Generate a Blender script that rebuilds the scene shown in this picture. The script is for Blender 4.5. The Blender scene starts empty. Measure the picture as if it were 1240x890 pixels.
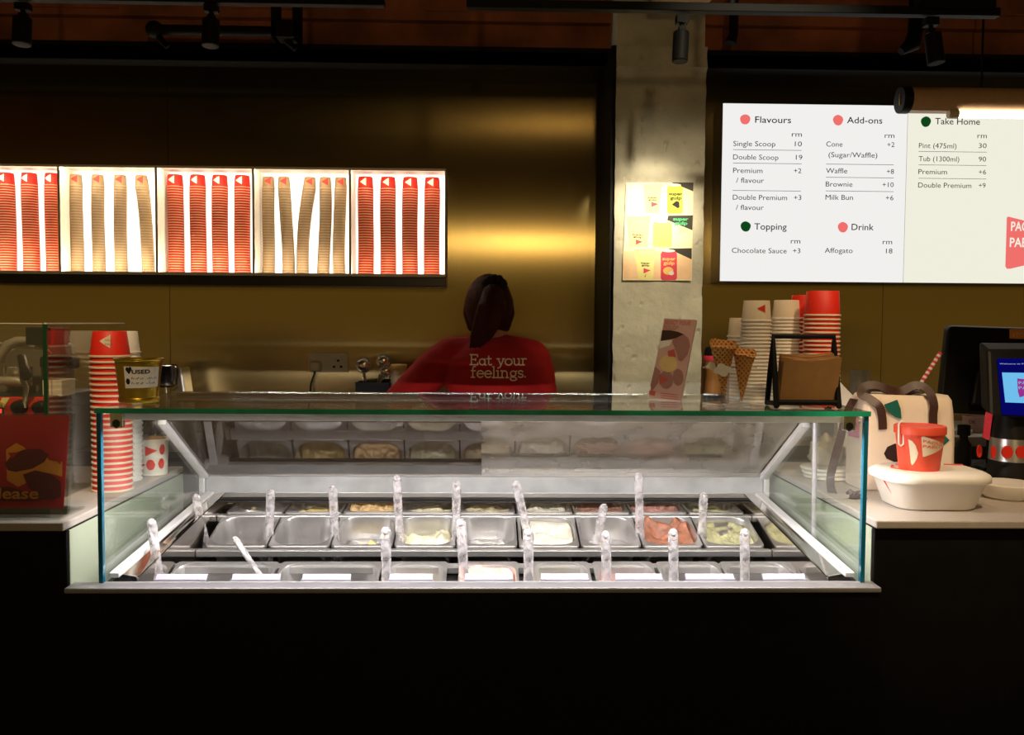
import bpy, bmesh, math, random
from mathutils import Vector, Matrix, noise
from mathutils.bvhtree import BVHTree
random.seed(7)
PI = math.pi
scene = bpy.context.scene
col = scene.collection

# ------------------------------------------------------------------ camera, world, lights, exposure
FPX = 1100.0
CAM = Vector((0, 0, 1.42))
YAW, PITCH, ROLL = math.atan(30 / FPX), math.atan(55 / FPX), 0.007
_f = Vector((math.sin(YAW) * math.cos(PITCH), math.cos(YAW) * math.cos(PITCH), -math.sin(PITCH)))
_r0 = Vector((math.cos(YAW), -math.sin(YAW), 0))
_u0 = _r0.cross(_f)
_r = _r0 * math.cos(ROLL) + _u0 * math.sin(ROLL)
_u = _u0 * math.cos(ROLL) - _r0 * math.sin(ROLL)
cam_data = bpy.data.cameras.new('camera')
cam_data.sensor_fit = 'HORIZONTAL'
cam_data.sensor_width = 36
cam_data.lens = 36 * FPX / 1240
cam_data.clip_start = 0.05
cam = bpy.data.objects.new('camera', cam_data)
col.objects.link(cam)
M = Matrix((_r, _u, -_f)).transposed().to_4x4()
M.translation = CAM
cam.matrix_world = M
scene.camera = cam

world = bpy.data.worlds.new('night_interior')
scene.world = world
world.use_nodes = True
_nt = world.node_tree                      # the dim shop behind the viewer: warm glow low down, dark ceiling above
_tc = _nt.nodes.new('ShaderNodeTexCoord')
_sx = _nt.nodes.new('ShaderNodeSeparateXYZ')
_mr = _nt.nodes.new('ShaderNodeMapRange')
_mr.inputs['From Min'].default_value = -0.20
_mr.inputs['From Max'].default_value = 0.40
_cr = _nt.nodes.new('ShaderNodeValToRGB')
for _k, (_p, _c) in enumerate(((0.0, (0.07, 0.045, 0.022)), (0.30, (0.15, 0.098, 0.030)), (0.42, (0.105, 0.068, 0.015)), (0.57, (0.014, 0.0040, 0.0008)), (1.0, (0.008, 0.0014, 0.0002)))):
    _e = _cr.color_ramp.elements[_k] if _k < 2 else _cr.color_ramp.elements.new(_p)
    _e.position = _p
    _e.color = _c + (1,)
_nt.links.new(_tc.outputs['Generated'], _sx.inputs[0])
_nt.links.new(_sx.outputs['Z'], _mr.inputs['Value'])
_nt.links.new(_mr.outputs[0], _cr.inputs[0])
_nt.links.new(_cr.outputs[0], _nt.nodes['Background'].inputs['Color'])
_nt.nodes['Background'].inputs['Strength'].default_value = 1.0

vs = scene.view_settings
vs.view_transform = 'Standard'
vs.look = 'None'
vs.exposure = 0.0
vs.gamma = 1.0
vs.use_curve_mapping = False


def P(px, py, d):
    """The place point that the photograph shows at pixel (px, py), at depth y = d."""
    v = _f * FPX + _r * (px - 620) - _u * (py - 445)
    return CAM + v * (d / v.y)


def aim(o, target):
    d = Vector(target) - o.location
    o.rotation_euler = d.to_track_quat('-Z', 'Y').to_euler()


def lamp(name, kind, loc, target, energy, color, **kw):
    l = bpy.data.lights.new(name, kind)
    l.energy = energy
    l.color = color
    for k, v in kw.items():
        setattr(l, k, v)
    o = bpy.data.objects.new(name, l)
    col.objects.link(o)
    o.location = loc
    if target is not None:
        aim(o, target)
    return o


WARM = (1.0, 0.70, 0.38)
# LED strip inside the display case (under the front edge of the glass top)
lamp('case_led_light', 'AREA', (0, 2.055, 1.192), (0, 2.15, 0.82), 17.5, (1.0, 0.925, 0.93), shape='RECTANGLE', size=1.62, size_y=0.025)
# track spots: one hangs before the pillar, the others light counter and shop from the ceiling
SPOT_A = P(826, 76, 2.45)
lamp('pillar_spot_light', 'SPOT', SPOT_A, P(786, 256, 3.27), 95, (1.0, 0.87, 0.62), spot_size=math.radians(29), spot_blend=1.0, shadow_soft_size=0.03)
lamp('pillar_flood_light', 'SPOT', (0.95, 0.7, 2.95), P(797, 330, 3.27), 225, (1.0, 0.86, 0.60), spot_size=math.radians(23), spot_blend=1.0, shadow_soft_size=0.03)
lamp('till_spot_light', 'SPOT', (1.05, 0.8, 2.9), P(1110, 560, 2.25), 125, (1.0, 0.74, 0.45), spot_size=math.radians(30), spot_blend=0.9, shadow_soft_size=0.04)
lamp('counter_spot_light', 'SPOT', (0.55, 1.72, 2.95), (0.74, 2.27, 1.33), 38, (1.0, 0.76, 0.48), spot_size=math.radians(44), spot_blend=0.9, shadow_soft_size=0.03)
lamp('coffee_spot_light', 'SPOT', (-0.75, 1.15, 2.9), P(75, 480, 2.4), 105, (1.0, 0.72, 0.40), spot_size=math.radians(26), spot_blend=0.9, shadow_soft_size=0.04)
lamp('shop_spot_light', 'SPOT', (0.50, 0.5, 2.93), (0.2, 3.75, 1.3), 2.5, (1.0, 0.66, 0.30), spot_size=math.radians(50), spot_blend=1.0, shadow_soft_size=0.06)
lamp('shop_pendant_light', 'POINT', (0.26, -1.0, 2.16), None, 26.0, (1.0, 0.72, 0.34), shadow_soft_size=0.05)


# ------------------------------------------------------------------ materials
def lin(c):
    return tuple((x / 12.92 if x <= 0.04045 else ((x + 0.055) / 1.055) ** 2.4) for x in c)


def rgb(r, g, b):
    return lin((r / 255, g / 255, b / 255))


def nodes(name):
    m = bpy.data.materials.new(name)
    m.use_nodes = True
    nt = m.node_tree
    return m, nt, nt.nodes['Principled BSDF'], nt.nodes['Material Output']


def vary(nt, bsdf, c, amount, scale, stretch=(1, 1, 1), bump=0.0, bscale=None):
    tc = nt.nodes.new('ShaderNodeTexCoord')
    mp = nt.nodes.new('ShaderNodeMapping')
    mp.inputs['Scale'].default_value = stretch
    nt.links.new(tc.outputs['Object'], mp.inputs['Vector'])
    n = nt.nodes.new('ShaderNodeTexNoise')
    n.inputs['Scale'].default_value = scale
    n.inputs['Detail'].default_value = 5
    nt.links.new(mp.outputs[0], n.inputs['Vector'])
    r = nt.nodes.new('ShaderNodeValToRGB')
    r.color_ramp.elements[0].position = 0.3
    r.color_ramp.elements[1].position = 0.7
    r.color_ramp.elements[0].color = tuple(max(0, x * (1 - amount)) for x in c) + (1,)
    r.color_ramp.elements[1].color = tuple(min(1, x * (1 + amount)) for x in c) + (1,)
    nt.links.new(n.outputs[0], r.inputs[0])
    nt.links.new(r.outputs[0], bsdf.inputs['Base Color'])
    if bump:
        n2 = nt.nodes.new('ShaderNodeTexNoise')
        n2.inputs['Scale'].default_value = bscale or scale * 3
        n2.inputs['Detail'].default_value = 6
        nt.links.new(mp.outputs[0], n2.inputs['Vector'])
        b = nt.nodes.new('ShaderNodeBump')
        b.inputs['Strength'].default_value = bump
        b.inputs['Distance'].default_value = 0.01
        nt.links.new(n2.outputs[0], b.inputs['Height'])
        nt.links.new(b.outputs[0], bsdf.inputs['Normal'])
    return r


def mat(name, c, rough=0.5, metal=0.0, amount=0.06, scale=30, stretch=(1, 1, 1), bump=0.0, bscale=None, spec=None, trans=0.0):
    m, nt, b, out = nodes(name)
    b.inputs['Roughness'].default_value = rough
    b.inputs['Metallic'].default_value = metal
    if spec is not None:
        b.inputs['Specular IOR Level'].default_value = spec
    vary(nt, b, c, amount, scale, stretch, bump, bscale)
    if trans:
        t = nt.nodes.new('ShaderNodeBsdfTranslucent')
        t.inputs['Color'].default_value = c + (1,)
        mx = nt.nodes.new('ShaderNodeMixShader')
        mx.inputs[0].default_value = trans
        nt.links.new(b.outputs[0], mx.inputs[1])
        nt.links.new(t.outputs[0], mx.inputs[2])
        nt.links.new(mx.outputs[0], out.inputs['Surface'])
    return m


def emit(name, c, strength, amount=0.0):
    m, nt, b, out = nodes(name)
    e = nt.nodes.new('ShaderNodeEmission')
    e.inputs['Color'].default_value = c + (1,)
    e.inputs['Strength'].default_value = strength
    nt.links.new(e.outputs[0], out.inputs['Surface'])
    return m


def pane(name, tint, haze=0.0, hazec=(0.8, 0.8, 0.8), ior=1.45, rough=0.0, gloss=(1, 1, 1)):
    """clear sheet: transparent body, Fresnel reflection and a little haze."""
    m, nt, b, out = nodes(name)
    t = nt.nodes.new('ShaderNodeBsdfTransparent')
    t.inputs['Color'].default_value = tint + (1,)
    g = nt.nodes.new('ShaderNodeBsdfGlossy')
    g.inputs['Roughness'].default_value = rough
    g.inputs['Color'].default_value = gloss + (1,)
    fr = nt.nodes.new('ShaderNodeFresnel')
    # straight-through sheet: the same reflectance on the way in and on the way out
    geo = nt.nodes.new('ShaderNodeNewGeometry')
    mi_ = nt.nodes.new('ShaderNodeMapRange')
    mi_.inputs['To Min'].default_value = ior
    mi_.inputs['To Max'].default_value = 1.0 / ior
    nt.links.new(geo.outputs['Backfacing'], mi_.inputs['Value'])
    nt.links.new(mi_.outputs[0], fr.inputs['IOR'])
    last = t
    if haze:
        d = nt.nodes.new('ShaderNodeBsdfDiffuse')
        d.inputs['Color'].default_value = hazec + (1,)
        mx = nt.nodes.new('ShaderNodeMixShader')
        tc = nt.nodes.new('ShaderNodeTexCoord')
        n = nt.nodes.new('ShaderNodeTexNoise')
        n.inputs['Scale'].default_value = 9
        n.inputs['Detail'].default_value = 4
        mr = nt.nodes.new('ShaderNodeMapRange')
        mr.inputs['From Min'].default_value = 0.3
        mr.inputs['From Max'].default_value = 0.7
        mr.inputs['To Min'].default_value = haze * 0.75
        mr.inputs['To Max'].default_value = haze * 1.25
        nt.links.new(tc.outputs['Object'], n.inputs['Vector'])
        nt.links.new(n.outputs[0], mr.inputs['Value'])
        nt.links.new(mr.outputs[0], mx.inputs[0])
        nt.links.new(t.outputs[0], mx.inputs[1])
        nt.links.new(d.outputs[0], mx.inputs[2])
        last = mx
    mg = nt.nodes.new('ShaderNodeMixShader')
    nt.links.new(fr.outputs[0], mg.inputs[0])
    nt.links.new(last.outputs[0], mg.inputs[1])
    nt.links.new(g.outputs[0], mg.inputs[2])
    nt.links.new(mg.outputs[0], out.inputs['Surface'])
    return m


def brushed(name, c, rough, aniso=0.6, stretch=(300, 300, 2)):
    m, nt, b, out = nodes(name)
    b.inputs['Metallic'].default_value = 1.0
    b.inputs['Anisotropic'].default_value = aniso
    b.inputs['Anisotropic Rotation'].default_value = 0.0
    tg = nt.nodes.new('ShaderNodeTangent')
    tg.direction_type = 'RADIAL'
    tg.axis = 'Z'
    nt.links.new(tg.outputs[0], b.inputs['Tangent'])
    vary(nt, b, c, 0.05, 1.0, stretch)
    # slow waviness of the sheet roughness
    tc = nt.nodes.new('ShaderNodeTexCoord')
    n = nt.nodes.new('ShaderNodeTexNoise')
    n.inputs['Scale'].default_value = 1.7
    mr = nt.nodes.new('ShaderNodeMapRange')
    mr.inputs['To Min'].default_value = rough - 0.03
    mr.inputs['To Max'].default_value = rough + 0.03
    nt.links.new(tc.outputs['Object'], n.inputs['Vector'])
    nt.links.new(n.outputs[0], mr.inputs['Value'])
    nt.links.new(mr.outputs[0], b.inputs['Roughness'])
    return m


def waffle_mat(name):
    m, nt, b, out = nodes(name)
    b.inputs['Roughness'].default_value = 0.75
    tc = nt.nodes.new('ShaderNodeTexCoord')
    mx = nt.nodes.new('ShaderNodeMix')
    mx.data_type = 'RGBA'
    hs = []
    for ang in (0.7, -0.7):
        mp = nt.nodes.new('ShaderNodeMapping')
        mp.inputs['Rotation'].default_value = (0, ang, 0)
        w = nt.nodes.new('ShaderNodeTexWave')
        w.inputs['Scale'].default_value = 42
        w.inputs['Distortion'].default_value = 0.6
        nt.links.new(tc.outputs['Object'], mp.inputs['Vector'])
        nt.links.new(mp.outputs[0], w.inputs['Vector'])
        hs.append(w)
    mxx = nt.nodes.new('ShaderNodeMath')
    mxx.operation = 'MAXIMUM'
    nt.links.new(hs[0].outputs['Fac'], mxx.inputs[0])
    nt.links.new(hs[1].outputs['Fac'], mxx.inputs[1])
    nt.links.new(mxx.outputs[0], mx.inputs['Factor'])
    mx.inputs['A'].default_value = rgb(150, 88, 36) + (1,)
    mx.inputs['B'].default_value = rgb(226, 164, 92) + (1,)
    nt.links.new(mx.outputs['Result'], b.inputs['Base Color'])
    bp = nt.nodes.new('ShaderNodeBump')
    bp.inputs['Strength'].default_value = 0.6
    bp.inputs['Distance'].default_value = 0.003
    nt.links.new(mxx.outputs[0], bp.inputs['Height'])
    nt.links.new(bp.outputs[0], b.inputs['Normal'])
    return m


MT = dict(
    wall=brushed('brushed_steel_wall', (0.52, 0.40, 0.17), 0.21, 0.97),
    steel=mat('satin_steel', (0.62, 0.60, 0.58), 0.32, 0.9, 0.08, 12, (1, 1, 1)),
    pan=mat('pan_steel', (0.68, 0.66, 0.65), 0.30, 0.88, 0.08, 14, bump=0.05),
    mirror=mat('polished_steel', (0.80, 0.76, 0.72), 0.08, 1.0, 0.04, 6),
    warmsteel=mat('warm_steel', (0.52, 0.44, 0.32), 0.38, 0.45, 0.1, 8),
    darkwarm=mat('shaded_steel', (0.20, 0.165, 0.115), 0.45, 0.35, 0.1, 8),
    chrome=mat('chrome', (0.82, 0.76, 0.66), 0.22, 1.0, 0.05, 10),
    ledge=mat('ledge_grey', (0.42, 0.40, 0.41), 0.45, 0.3),
    rail=mat('pale_rail', (0.82, 0.80, 0.80), 0.4, 0.2),
    dark=mat('charcoal_laminate', (0.006, 0.0055, 0.005), 0.55, 0.0, 0.15, 20, spec=0.2),
    blackm=mat('black_metal', (0.007, 0.007, 0.007), 0.6, 0.0, 0.1, spec=0.12),
    blackp=mat('black_plastic', (0.008, 0.007, 0.006), 0.5, 0.0, 0.1, spec=0.22),
    darksteel=mat('dark_steel', (0.06, 0.055, 0.055), 0.35, 0.8),
    counter=mat('grey_countertop', rgb(178, 168, 158), 0.4, 0, 0.05, 60),
    green=mat('pale_green_panel', rgb(168, 176, 152), 0.5, 0, 0.04, 8),
    olive=mat('olive_cabinet', rgb(84, 88, 52), 0.6),
    concrete=mat('concrete', rgb(194, 188, 168), 0.9, 0, 0.16, 9, bump=1.0, bscale=22),
    beam=mat('raw_concrete', rgb(158, 92, 56), 0.95, 0, 0.45, 5, bump=1.0, bscale=14),
    floor=mat('dark_floor', rgb(38, 34, 30), 0.6, 0, 0.2, 6),
    ceil=mat('ceiling_paint', rgb(36, 24, 18), 0.9, 0, 0.2, 4),
    cream=mat('cream_paper', rgb(226, 208, 178), 0.7, 0, 0.03),
    cup_red=mat('red_paper', rgb(214, 40, 22), 0.6, 0, 0.04, trans=0.42),
    cup_redrim=mat('red_cup_rim', rgb(240, 176, 130), 0.6, 0, 0.03, trans=0.35),
    cup_beige=mat('kraft_paper', rgb(200, 168, 122), 0.7, 0, 0.04, trans=0.42),
    cup_beigerim=mat('kraft_rim', rgb(228, 204, 166), 0.7, 0, 0.03, trans=0.4),
    red=mat('red_card', rgb(222, 40, 18), 0.55, 0, 0.03),
    coral=mat('coral_tub', rgb(236, 84, 56), 0.5, 0, 0.03),
    white=mat('white_paper', rgb(238, 232, 222), 0.6, 0, 0.02),
    niche=mat('niche_white', rgb(244, 236, 218), 0.6, 0, 0.02),
    bag=mat('bag_canvas', rgb(232, 212, 190), 0.75, 0, 0.05, 14, bump=0.25, bscale=20),
    pink=mat('pink_patch', rgb(214, 120, 150), 0.7),
    teal=mat('teal_patch', rgb(0, 96, 78), 0.6),
    plum=mat('dark_brown_patch', rgb(44, 18, 14), 0.7),
    brown=mat('brown_ribbon', rgb(66, 40, 30), 0.45, 0, 0.12, 40, (1, 1, 6)),
    gold=mat('gold_tin', rgb(196, 160, 52), 0.32, 0.85, 0.1, 8),
    goldin=mat('gold_tin_inside', rgb(120, 92, 30), 0.4, 0.8),
    ink=mat('ink', (0.006, 0.006, 0.012), 0.7),
    wood=mat('turned_wood', rgb(176, 122, 62), 0.5, 0, 0.2, 10, (1, 1, 0.3)),
    waffle=waffle_mat('waffle'),
    kraft=mat('kraft_napkin', rgb(160, 116, 66), 0.8, 0, 0.06),
    shirt=mat('red_cotton', rgb(172, 8, 4), 0.85, 0, 0.08, 12, bump=0.25, bscale=30),
    shirttext=mat('cream_print', rgb(255, 232, 196), 0.8),
    hair=mat('dark_hair', rgb(62, 16, 8), 0.55, 0, 0.35, 24, (14, 14, 1), bump=0.6, bscale=20, spec=0.15),
    skin=mat('skin', rgb(190, 122, 92), 0.55, 0, 0.06),
    trouser=mat('black_trousers', rgb(20, 19, 20), 0.85),
    maroon=mat('maroon_print', rgb(150, 10, 8), 0.6, 0, 0.05),
    maroon2=mat('dark_maroon_print', rgb(84, 4, 6), 0.6, 0, 0.05),
    ochre=mat('ochre_print', rgb(190, 120, 30), 0.6, 0, 0.1),
    lilac=mat('leaflet_pink', rgb(214, 172, 160), 0.55, 0, 0.03),
    mauve=mat('leaflet_mauve', rgb(170, 122, 112), 0.55),
    lemon=mat('leaflet_lemon', rgb(226, 196, 128), 0.55),
    umber=mat('leaflet_umber', rgb(70, 44, 26), 0.55),
    yellow=mat('poster_yellow', rgb(244, 232, 150), 0.6),
    lime=mat('poster_lime', rgb(196, 206, 60), 0.6),
    orange=mat('poster_orange', rgb(246, 196, 110), 0.6),
    posterbg=mat('poster_cream', rgb(244, 232, 190), 0.6),
    posterblk=mat('poster_charcoal', rgb(40, 34, 22), 0.6),
    posterpink=mat('poster_pink', rgb(226, 58, 84), 0.6),
    postergreen=mat('poster_mint', rgb(70, 200, 130), 0.6),
    tan=mat('tan_lamp_housing', rgb(206, 164, 124), 0.5, 0.0, 0.05),
    sand=mat('sandstone_box', rgb(196, 168, 122), 0.8, 0, 0.2, 12, bump=0.4),
    tealglass=mat('cut_glass_edge', rgb(40, 190, 150), 0.25, 0, 0.4, 3, (3, 1, 1)),
    blueglass=mat('cut_glass_corner', rgb(20, 120, 150), 0.25, 0, 0.15, 3),
    plate=mat('socket_plate', rgb(232, 220, 194), 0.45),
    tag=mat('tag_white', rgb(178, 172, 188), 0.4, 0, 0.02),
    brand_orange=mat('orange_label', rgb(240, 150, 40), 0.6),
    acrylic=pane('clear_acrylic', (0.93, 0.90, 0.90), 0.15, (0.97, 0.93, 0.93), 2.0, 0.04),
    glass=pane('case_glass', (0.965, 0.985, 0.975), 0.006, (0.8, 0.85, 0.82)),
    topglass=pane('top_glass', (0.90, 0.95, 0.92), 0.05, (0.62, 0.60, 0.54), 1.5, 0.02),
    flapL=pane('tinted_flap', (0.36, 0.30, 0.27), 0.09, (0.36, 0.25, 0.19), 1.9, 0.03),
    flapR=pane('hazy_flap', (0.36, 0.33, 0.27), 0.32, (0.60, 0.52, 0.42), 1.9, 0.03),
    frost=pane('frosted_strip', (0.5, 0.5, 0.5), 0.6, (0.66, 0.66, 0.66), 1.5, 0.15),
    guard=pane('guard_glass', (0.93, 0.95, 0.92), 0.02, (0.5, 0.5, 0.45), 1.6),
    clearplastic=pane('clear_plastic', (0.85, 0.85, 0.82), 0.2, (0.85, 0.82, 0.76), 1.5, 0.1),
    crumple=mat('crumpled_plastic', rgb(216, 206, 186), 0.3, 0, 0.1, 40, trans=0.5),
    lit_box=emit('cup_box_light', (1.0, 0.93, 0.80), 2.3),
    menu_a=emit('menu_light', (0.88, 0.87, 0.85), 1.0),
    menu_b=emit('menu_light_warm', (0.87, 0.85, 0.72), 1.0),
    tube=emit('lamp_tube', (1.0, 0.86, 0.62), 9.0),
    screen_navy=emit('screen_navy', rgb(6, 6, 92), 1.0),
    screen_sky=emit('screen_sky', rgb(110, 190, 236), 1.0),
    screen_plum=emit('screen_plum', rgb(150, 50, 140), 1.0),
    screen_text=emit('screen_text', rgb(170, 190, 240), 1.0),
    button=emit('lit_button', rgb(255, 70, 60), 1.2),
    menu_text=mat('menu_lettering', rgb(84, 66, 58), 0.8),
    menu_line=mat('menu_rule', rgb(150, 144, 138), 0.8),
    menu_coral=emit('menu_coral', rgb(240, 112, 108), 1.0),
    menu_green=emit('menu_green', rgb(12, 70, 24), 1.0),
    menu_white=emit('menu_white', rgb(244, 238, 222), 1.0),
)


def stick_mat(name):
    m, nt, b, out = nodes(name)
    b.inputs['Base Color'].default_value = (0.97, 0.94, 0.95, 1)
    b.inputs['Transmission Weight'].default_value = 1.0
    b.inputs['Roughness'].default_value = 0.08
    b.inputs['IOR'].default_value = 1.35
    d = nt.nodes.new('ShaderNodeBsdfDiffuse')
    d.inputs['Color'].default_value = (0.95, 0.90, 0.92, 1)
    n = nt.nodes.new('ShaderNodeTexNoise')
    n.inputs['Scale'].default_value = 60
    tc = nt.nodes.new('ShaderNodeTexCoord')
    mr = nt.nodes.new('ShaderNodeMapRange')
    mr.inputs['From Min'].default_value = 0.35
    mr.inputs['From Max'].default_value = 0.65
    mr.inputs['To Min'].default_value = 0.12
    mr.inputs['To Max'].default_value = 0.42
    nt.links.new(tc.outputs['Object'], n.inputs['Vector'])
    nt.links.new(n.outputs[0], mr.inputs['Value'])
    mx = nt.nodes.new('ShaderNodeMixShader')
    nt.links.new(mr.outputs[0], mx.inputs[0])
    nt.links.new(b.outputs[0], mx.inputs[1])
    nt.links.new(d.outputs[0], mx.inputs[2])
    nt.links.new(mx.outputs[0], out.inputs['Surface'])
    return m


MT['stick'] = stick_mat('clear_acrylic_stick')
MT['leafred'] = mat('leaflet_red', rgb(198, 92, 76), 0.6)


def gel(name, c, amount=0.12):
    return mat(name, c, 0.45, 0, amount, 34, bump=0.5, bscale=70)


G = dict(
    cream=gel('gelato_cream', rgb(246, 236, 200)), white=gel('gelato_white', rgb(226, 220, 202)),
    yellow=gel('gelato_yellow', rgb(240, 214, 140)), peach=gel('gelato_peach', rgb(238, 196, 140), 0.25),
    salmon=gel('gelato_salmon', rgb(176, 116, 90), 0.34), green=gel('gelato_pistachio', rgb(190, 186, 142), 0.22),
    pink=gel('gelato_pink', rgb(222, 168, 150), 0.25), cocoa=gel('gelato_cocoa', rgb(170, 124, 108), 0.15),
    rose=gel('gelato_rose', rgb(196, 140, 130), 0.15), biscuit=gel('gelato_biscuit', rgb(210, 196, 160), 0.1))

# ------------------------------------------------------------------ mesh builder
WO = {}          # place position of each top-level origin


class MB:
    def __init__(self):
        self.bm = bmesh.new()

    def _set(self, geom, mi):
        for f in geom:
            f.material_index = mi

    def face(self, vs, mi=0):
        v = [self.bm.verts.new(p) for p in vs]
        f = self.bm.faces.new(v)
        f.material_index = mi
        return f

    def box(self, x0, x1, y0, y1, z0, z1, mi=0, mtx=None):
        c = [(x, y, z) for z in (z0, z1) for y in (y0, y1) for x in (x0, x1)]
        if mtx is not None:
            c = [mtx @ Vector(p) for p in c]
        v = [self.bm.verts.new(p) for p in c]
        for q in ((0, 2, 3, 1), (4, 5, 7, 6), (0, 1, 5, 4), (2, 6, 7, 3), (0, 4, 6, 2), (1, 3, 7, 5)):
            self.bm.faces.new([v[i] for i in q]).material_index = mi
        return self

    def loft(self, loops, mi=0, cap0=True, cap1=True, closed=True, mis=None):
        L = [[self.bm.verts.new(p) for p in lp] for lp in loops]
        n = len(L[0])
        for k in range(len(L) - 1):
            m = mis[k] if mis else mi
            for i in range(n if closed else n - 1):
                j = (i + 1) % n
                self.bm.faces.new((L[k][i], L[k][j], L[k + 1][j], L[k + 1][i])).material_index = m
        if cap0:
            self.bm.faces.new(list(reversed(L[0]))).material_index = mis[0] if mis else mi
        if cap1:
            self.bm.faces.new(L[-1]).material_index = mis[-1] if mis else mi
        return self

    def lathe(self, prof, c=(0, 0, 0), n=28, mi=0, mis=None, cap0=True, cap1=True, mtx=None):
        loops = []
        for r, z in prof:
            lp = [Vector((r * math.cos(2 * PI * i / n), r * math.sin(2 * PI * i / n), z)) for i in range(n)]
            if mtx is not None:
                lp = [mtx @ p for p in lp]
            loops.append([p + Vector(c) for p in lp])
        return self.loft(loops, mi, cap0, cap1, True, mis)

    def cyl(self, p0, p1, r0, r1=None, n=20, mi=0):
        r1 = r0 if r1 is None else r1
        return self.tube([p0, p1], [r0, r1], n, mi)

    def tube(self, pts, r, n=10, mi=0, flat=None):
        pts = [Vector(p) for p in pts]
        rs = r if isinstance(r, (list, tuple)) else [r] * len(pts)
        loops = []
        prev = None
        for i, p in enumerate(pts):
            t = (pts[min(i + 1, len(pts) - 1)] - pts[max(i - 1, 0)]).normalized()
            a = prev if prev is not None else (Vector((0, 0, 1)) if abs(t.z) < 0.9 else Vector((0, 1, 0)))
            s = t.cross(a)
            if s.length < 1e-5:
                s = t.cross(Vector((1, 0, 0)))
            s.normalize()
            u = s.cross(t).normalized()
            prev = u
            f = flat or 1.0
            loops.append([p + (s * math.cos(2 * PI * k / n) + u * math.sin(2 * PI * k / n) * f) * rs[i] for k in range(n)])
        return self.loft(loops, mi)

    def ball(self, c, r, sx=1, sy=1, sz=1, n=16, mi=0, mtx=None):
        ret = bmesh.ops.create_uvsphere(self.bm, u_segments=n, v_segments=max(6, n // 2), radius=r)
        m = Matrix.Translation(Vector(c)) @ (mtx or Matrix()) @ Matrix.Diagonal((sx, sy, sz, 1))
        bmesh.ops.transform(self.bm, matrix=m, verts=ret['verts'])
        for v in ret['verts']:
            for f in v.link_faces:
                f.material_index = mi
        return self

    def prism(self, pts, off, mi=0, mi_side=None):
        """polygon (3-D points) extruded by the vector off"""
        off = Vector(off)
        a = [self.bm.verts.new(p) for p in pts]
        b = [self.bm.verts.new(Vector(p) + off) for p in pts]
        self.bm.faces.new(a).material_index = mi
        self.bm.faces.new(list(reversed(b))).material_index = mi
        n = len(pts)
        for i in range(n):
            j = (i + 1) % n
            self.bm.faces.new((a[i], b[i], b[j], a[j])).material_index = mi if mi_side is None else mi_side
        return self

    def text(self, s, fn, width, height, mi=0, bold=0.0):
        """built-in lettering scaled to width x cap height and mapped with fn(u, v) -> point"""
        cu = bpy.data.curves.new('t', 'FONT')
        cu.body = s
        cu.size = 1.0
        cu.resolution_u = 3
        cu.offset = bold
        ob = bpy.data.objects.new('t', cu)
        me = bpy.data.meshes.new_from_object(ob)
        bpy.data.objects.remove(ob)
        bpy.data.curves.remove(cu)
        xs = [v.co.x for v in me.vertices]
        x0, x1 = min(xs), max(xs)
        kx = width / (x1 - x0)
        ky = height / 0.70
        vs = [self.bm.verts.new(fn((v.co.x - x0) * kx, v.co.y * ky)) for v in me.vertices]
        for p in me.polygons:
            try:
                self.bm.faces.new([vs[i] for i in p.vertices]).material_index = mi
            except ValueError:
                pass
        bpy.data.meshes.remove(me)
        return self

    def move(self, mtx):
        bmesh.ops.transform(self.bm, matrix=mtx, verts=self.bm.verts)
        return self

    def build(self, name, mats, parent=None, origin=(0, 0, 0), smooth=False, bevel=0.0, bseg=2, fix=True):
        if not isinstance(mats, (list, tuple)):
            mats = [mats]
        o = WO[parent.name] if parent else Vector(origin)
        for v in self.bm.verts:
            v.co -= o
        if fix:
            bmesh.ops.recalc_face_normals(self.bm, faces=self.bm.faces)
        me = bpy.data.meshes.new(name)
        self.bm.to_mesh(me)
        self.bm.free()
        for m in mats:
            me.materials.append(MT[m] if isinstance(m, str) else m)
        ob = bpy.data.objects.new(name, me)
        col.objects.link(ob)
        if parent:
            ob.parent = parent
            WO[ob.name] = o.copy()
        else:
            ob.location = o
            WO[ob.name] = o.copy()
        if smooth:
            for p in me.polygons:
                p.use_smooth = True
            if smooth != 'all':
                me.set_sharp_from_angle(angle=math.radians(smooth if smooth is not True else 40))
        if bevel:
            b = ob.modifiers.new('bevel', 'BEVEL')
            b.width = bevel
            b.segments = bseg
            b.limit_method = 'ANGLE'
        return ob


def tag(o, label, cat, group=None):
    o['label'] = label
    o['category'] = cat
    if group:
        o['group'] = group
    return o


def thing(name, label, cat, loc=(0, 0, 0), group=None):
    o = bpy.data.objects.new(name, None)
    col.objects.link(o)
    o.location = loc
    o.empty_display_size = 0.05
    WO[o.name] = Vector(loc)
    return tag(o, label, cat, group)


def struct(name, mb, mats, **kw):
    o = mb.build(name, mats, **kw)
    o['kind'] = 'structure'
    return o


def dup(o, loc, label, group=None, rot=None):
    c = o.copy()
    col.objects.link(c)
    c.location = loc
    if rot is not None:
        c.rotation_euler = rot
    c['label'] = label
    if group:
        c['group'] = group
    WO[c.name] = Vector(loc)
    for ch in o.children:
        k = ch.copy()
        col.objects.link(k)
        k.parent = c
        for g2 in ch.children:
            q = g2.copy()
            col.objects.link(q)
            q.parent = k
    return c


_ONE = ['', 'first', 'second', 'third', 'fourth', 'fifth', 'sixth', 'seventh', 'eighth', 'ninth', 'tenth', 'eleventh', 'twelfth', 'thirteenth', 'fourteenth', 'fifteenth', 'sixteenth', 'seventeenth', 'eighteenth', 'nineteenth']


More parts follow.
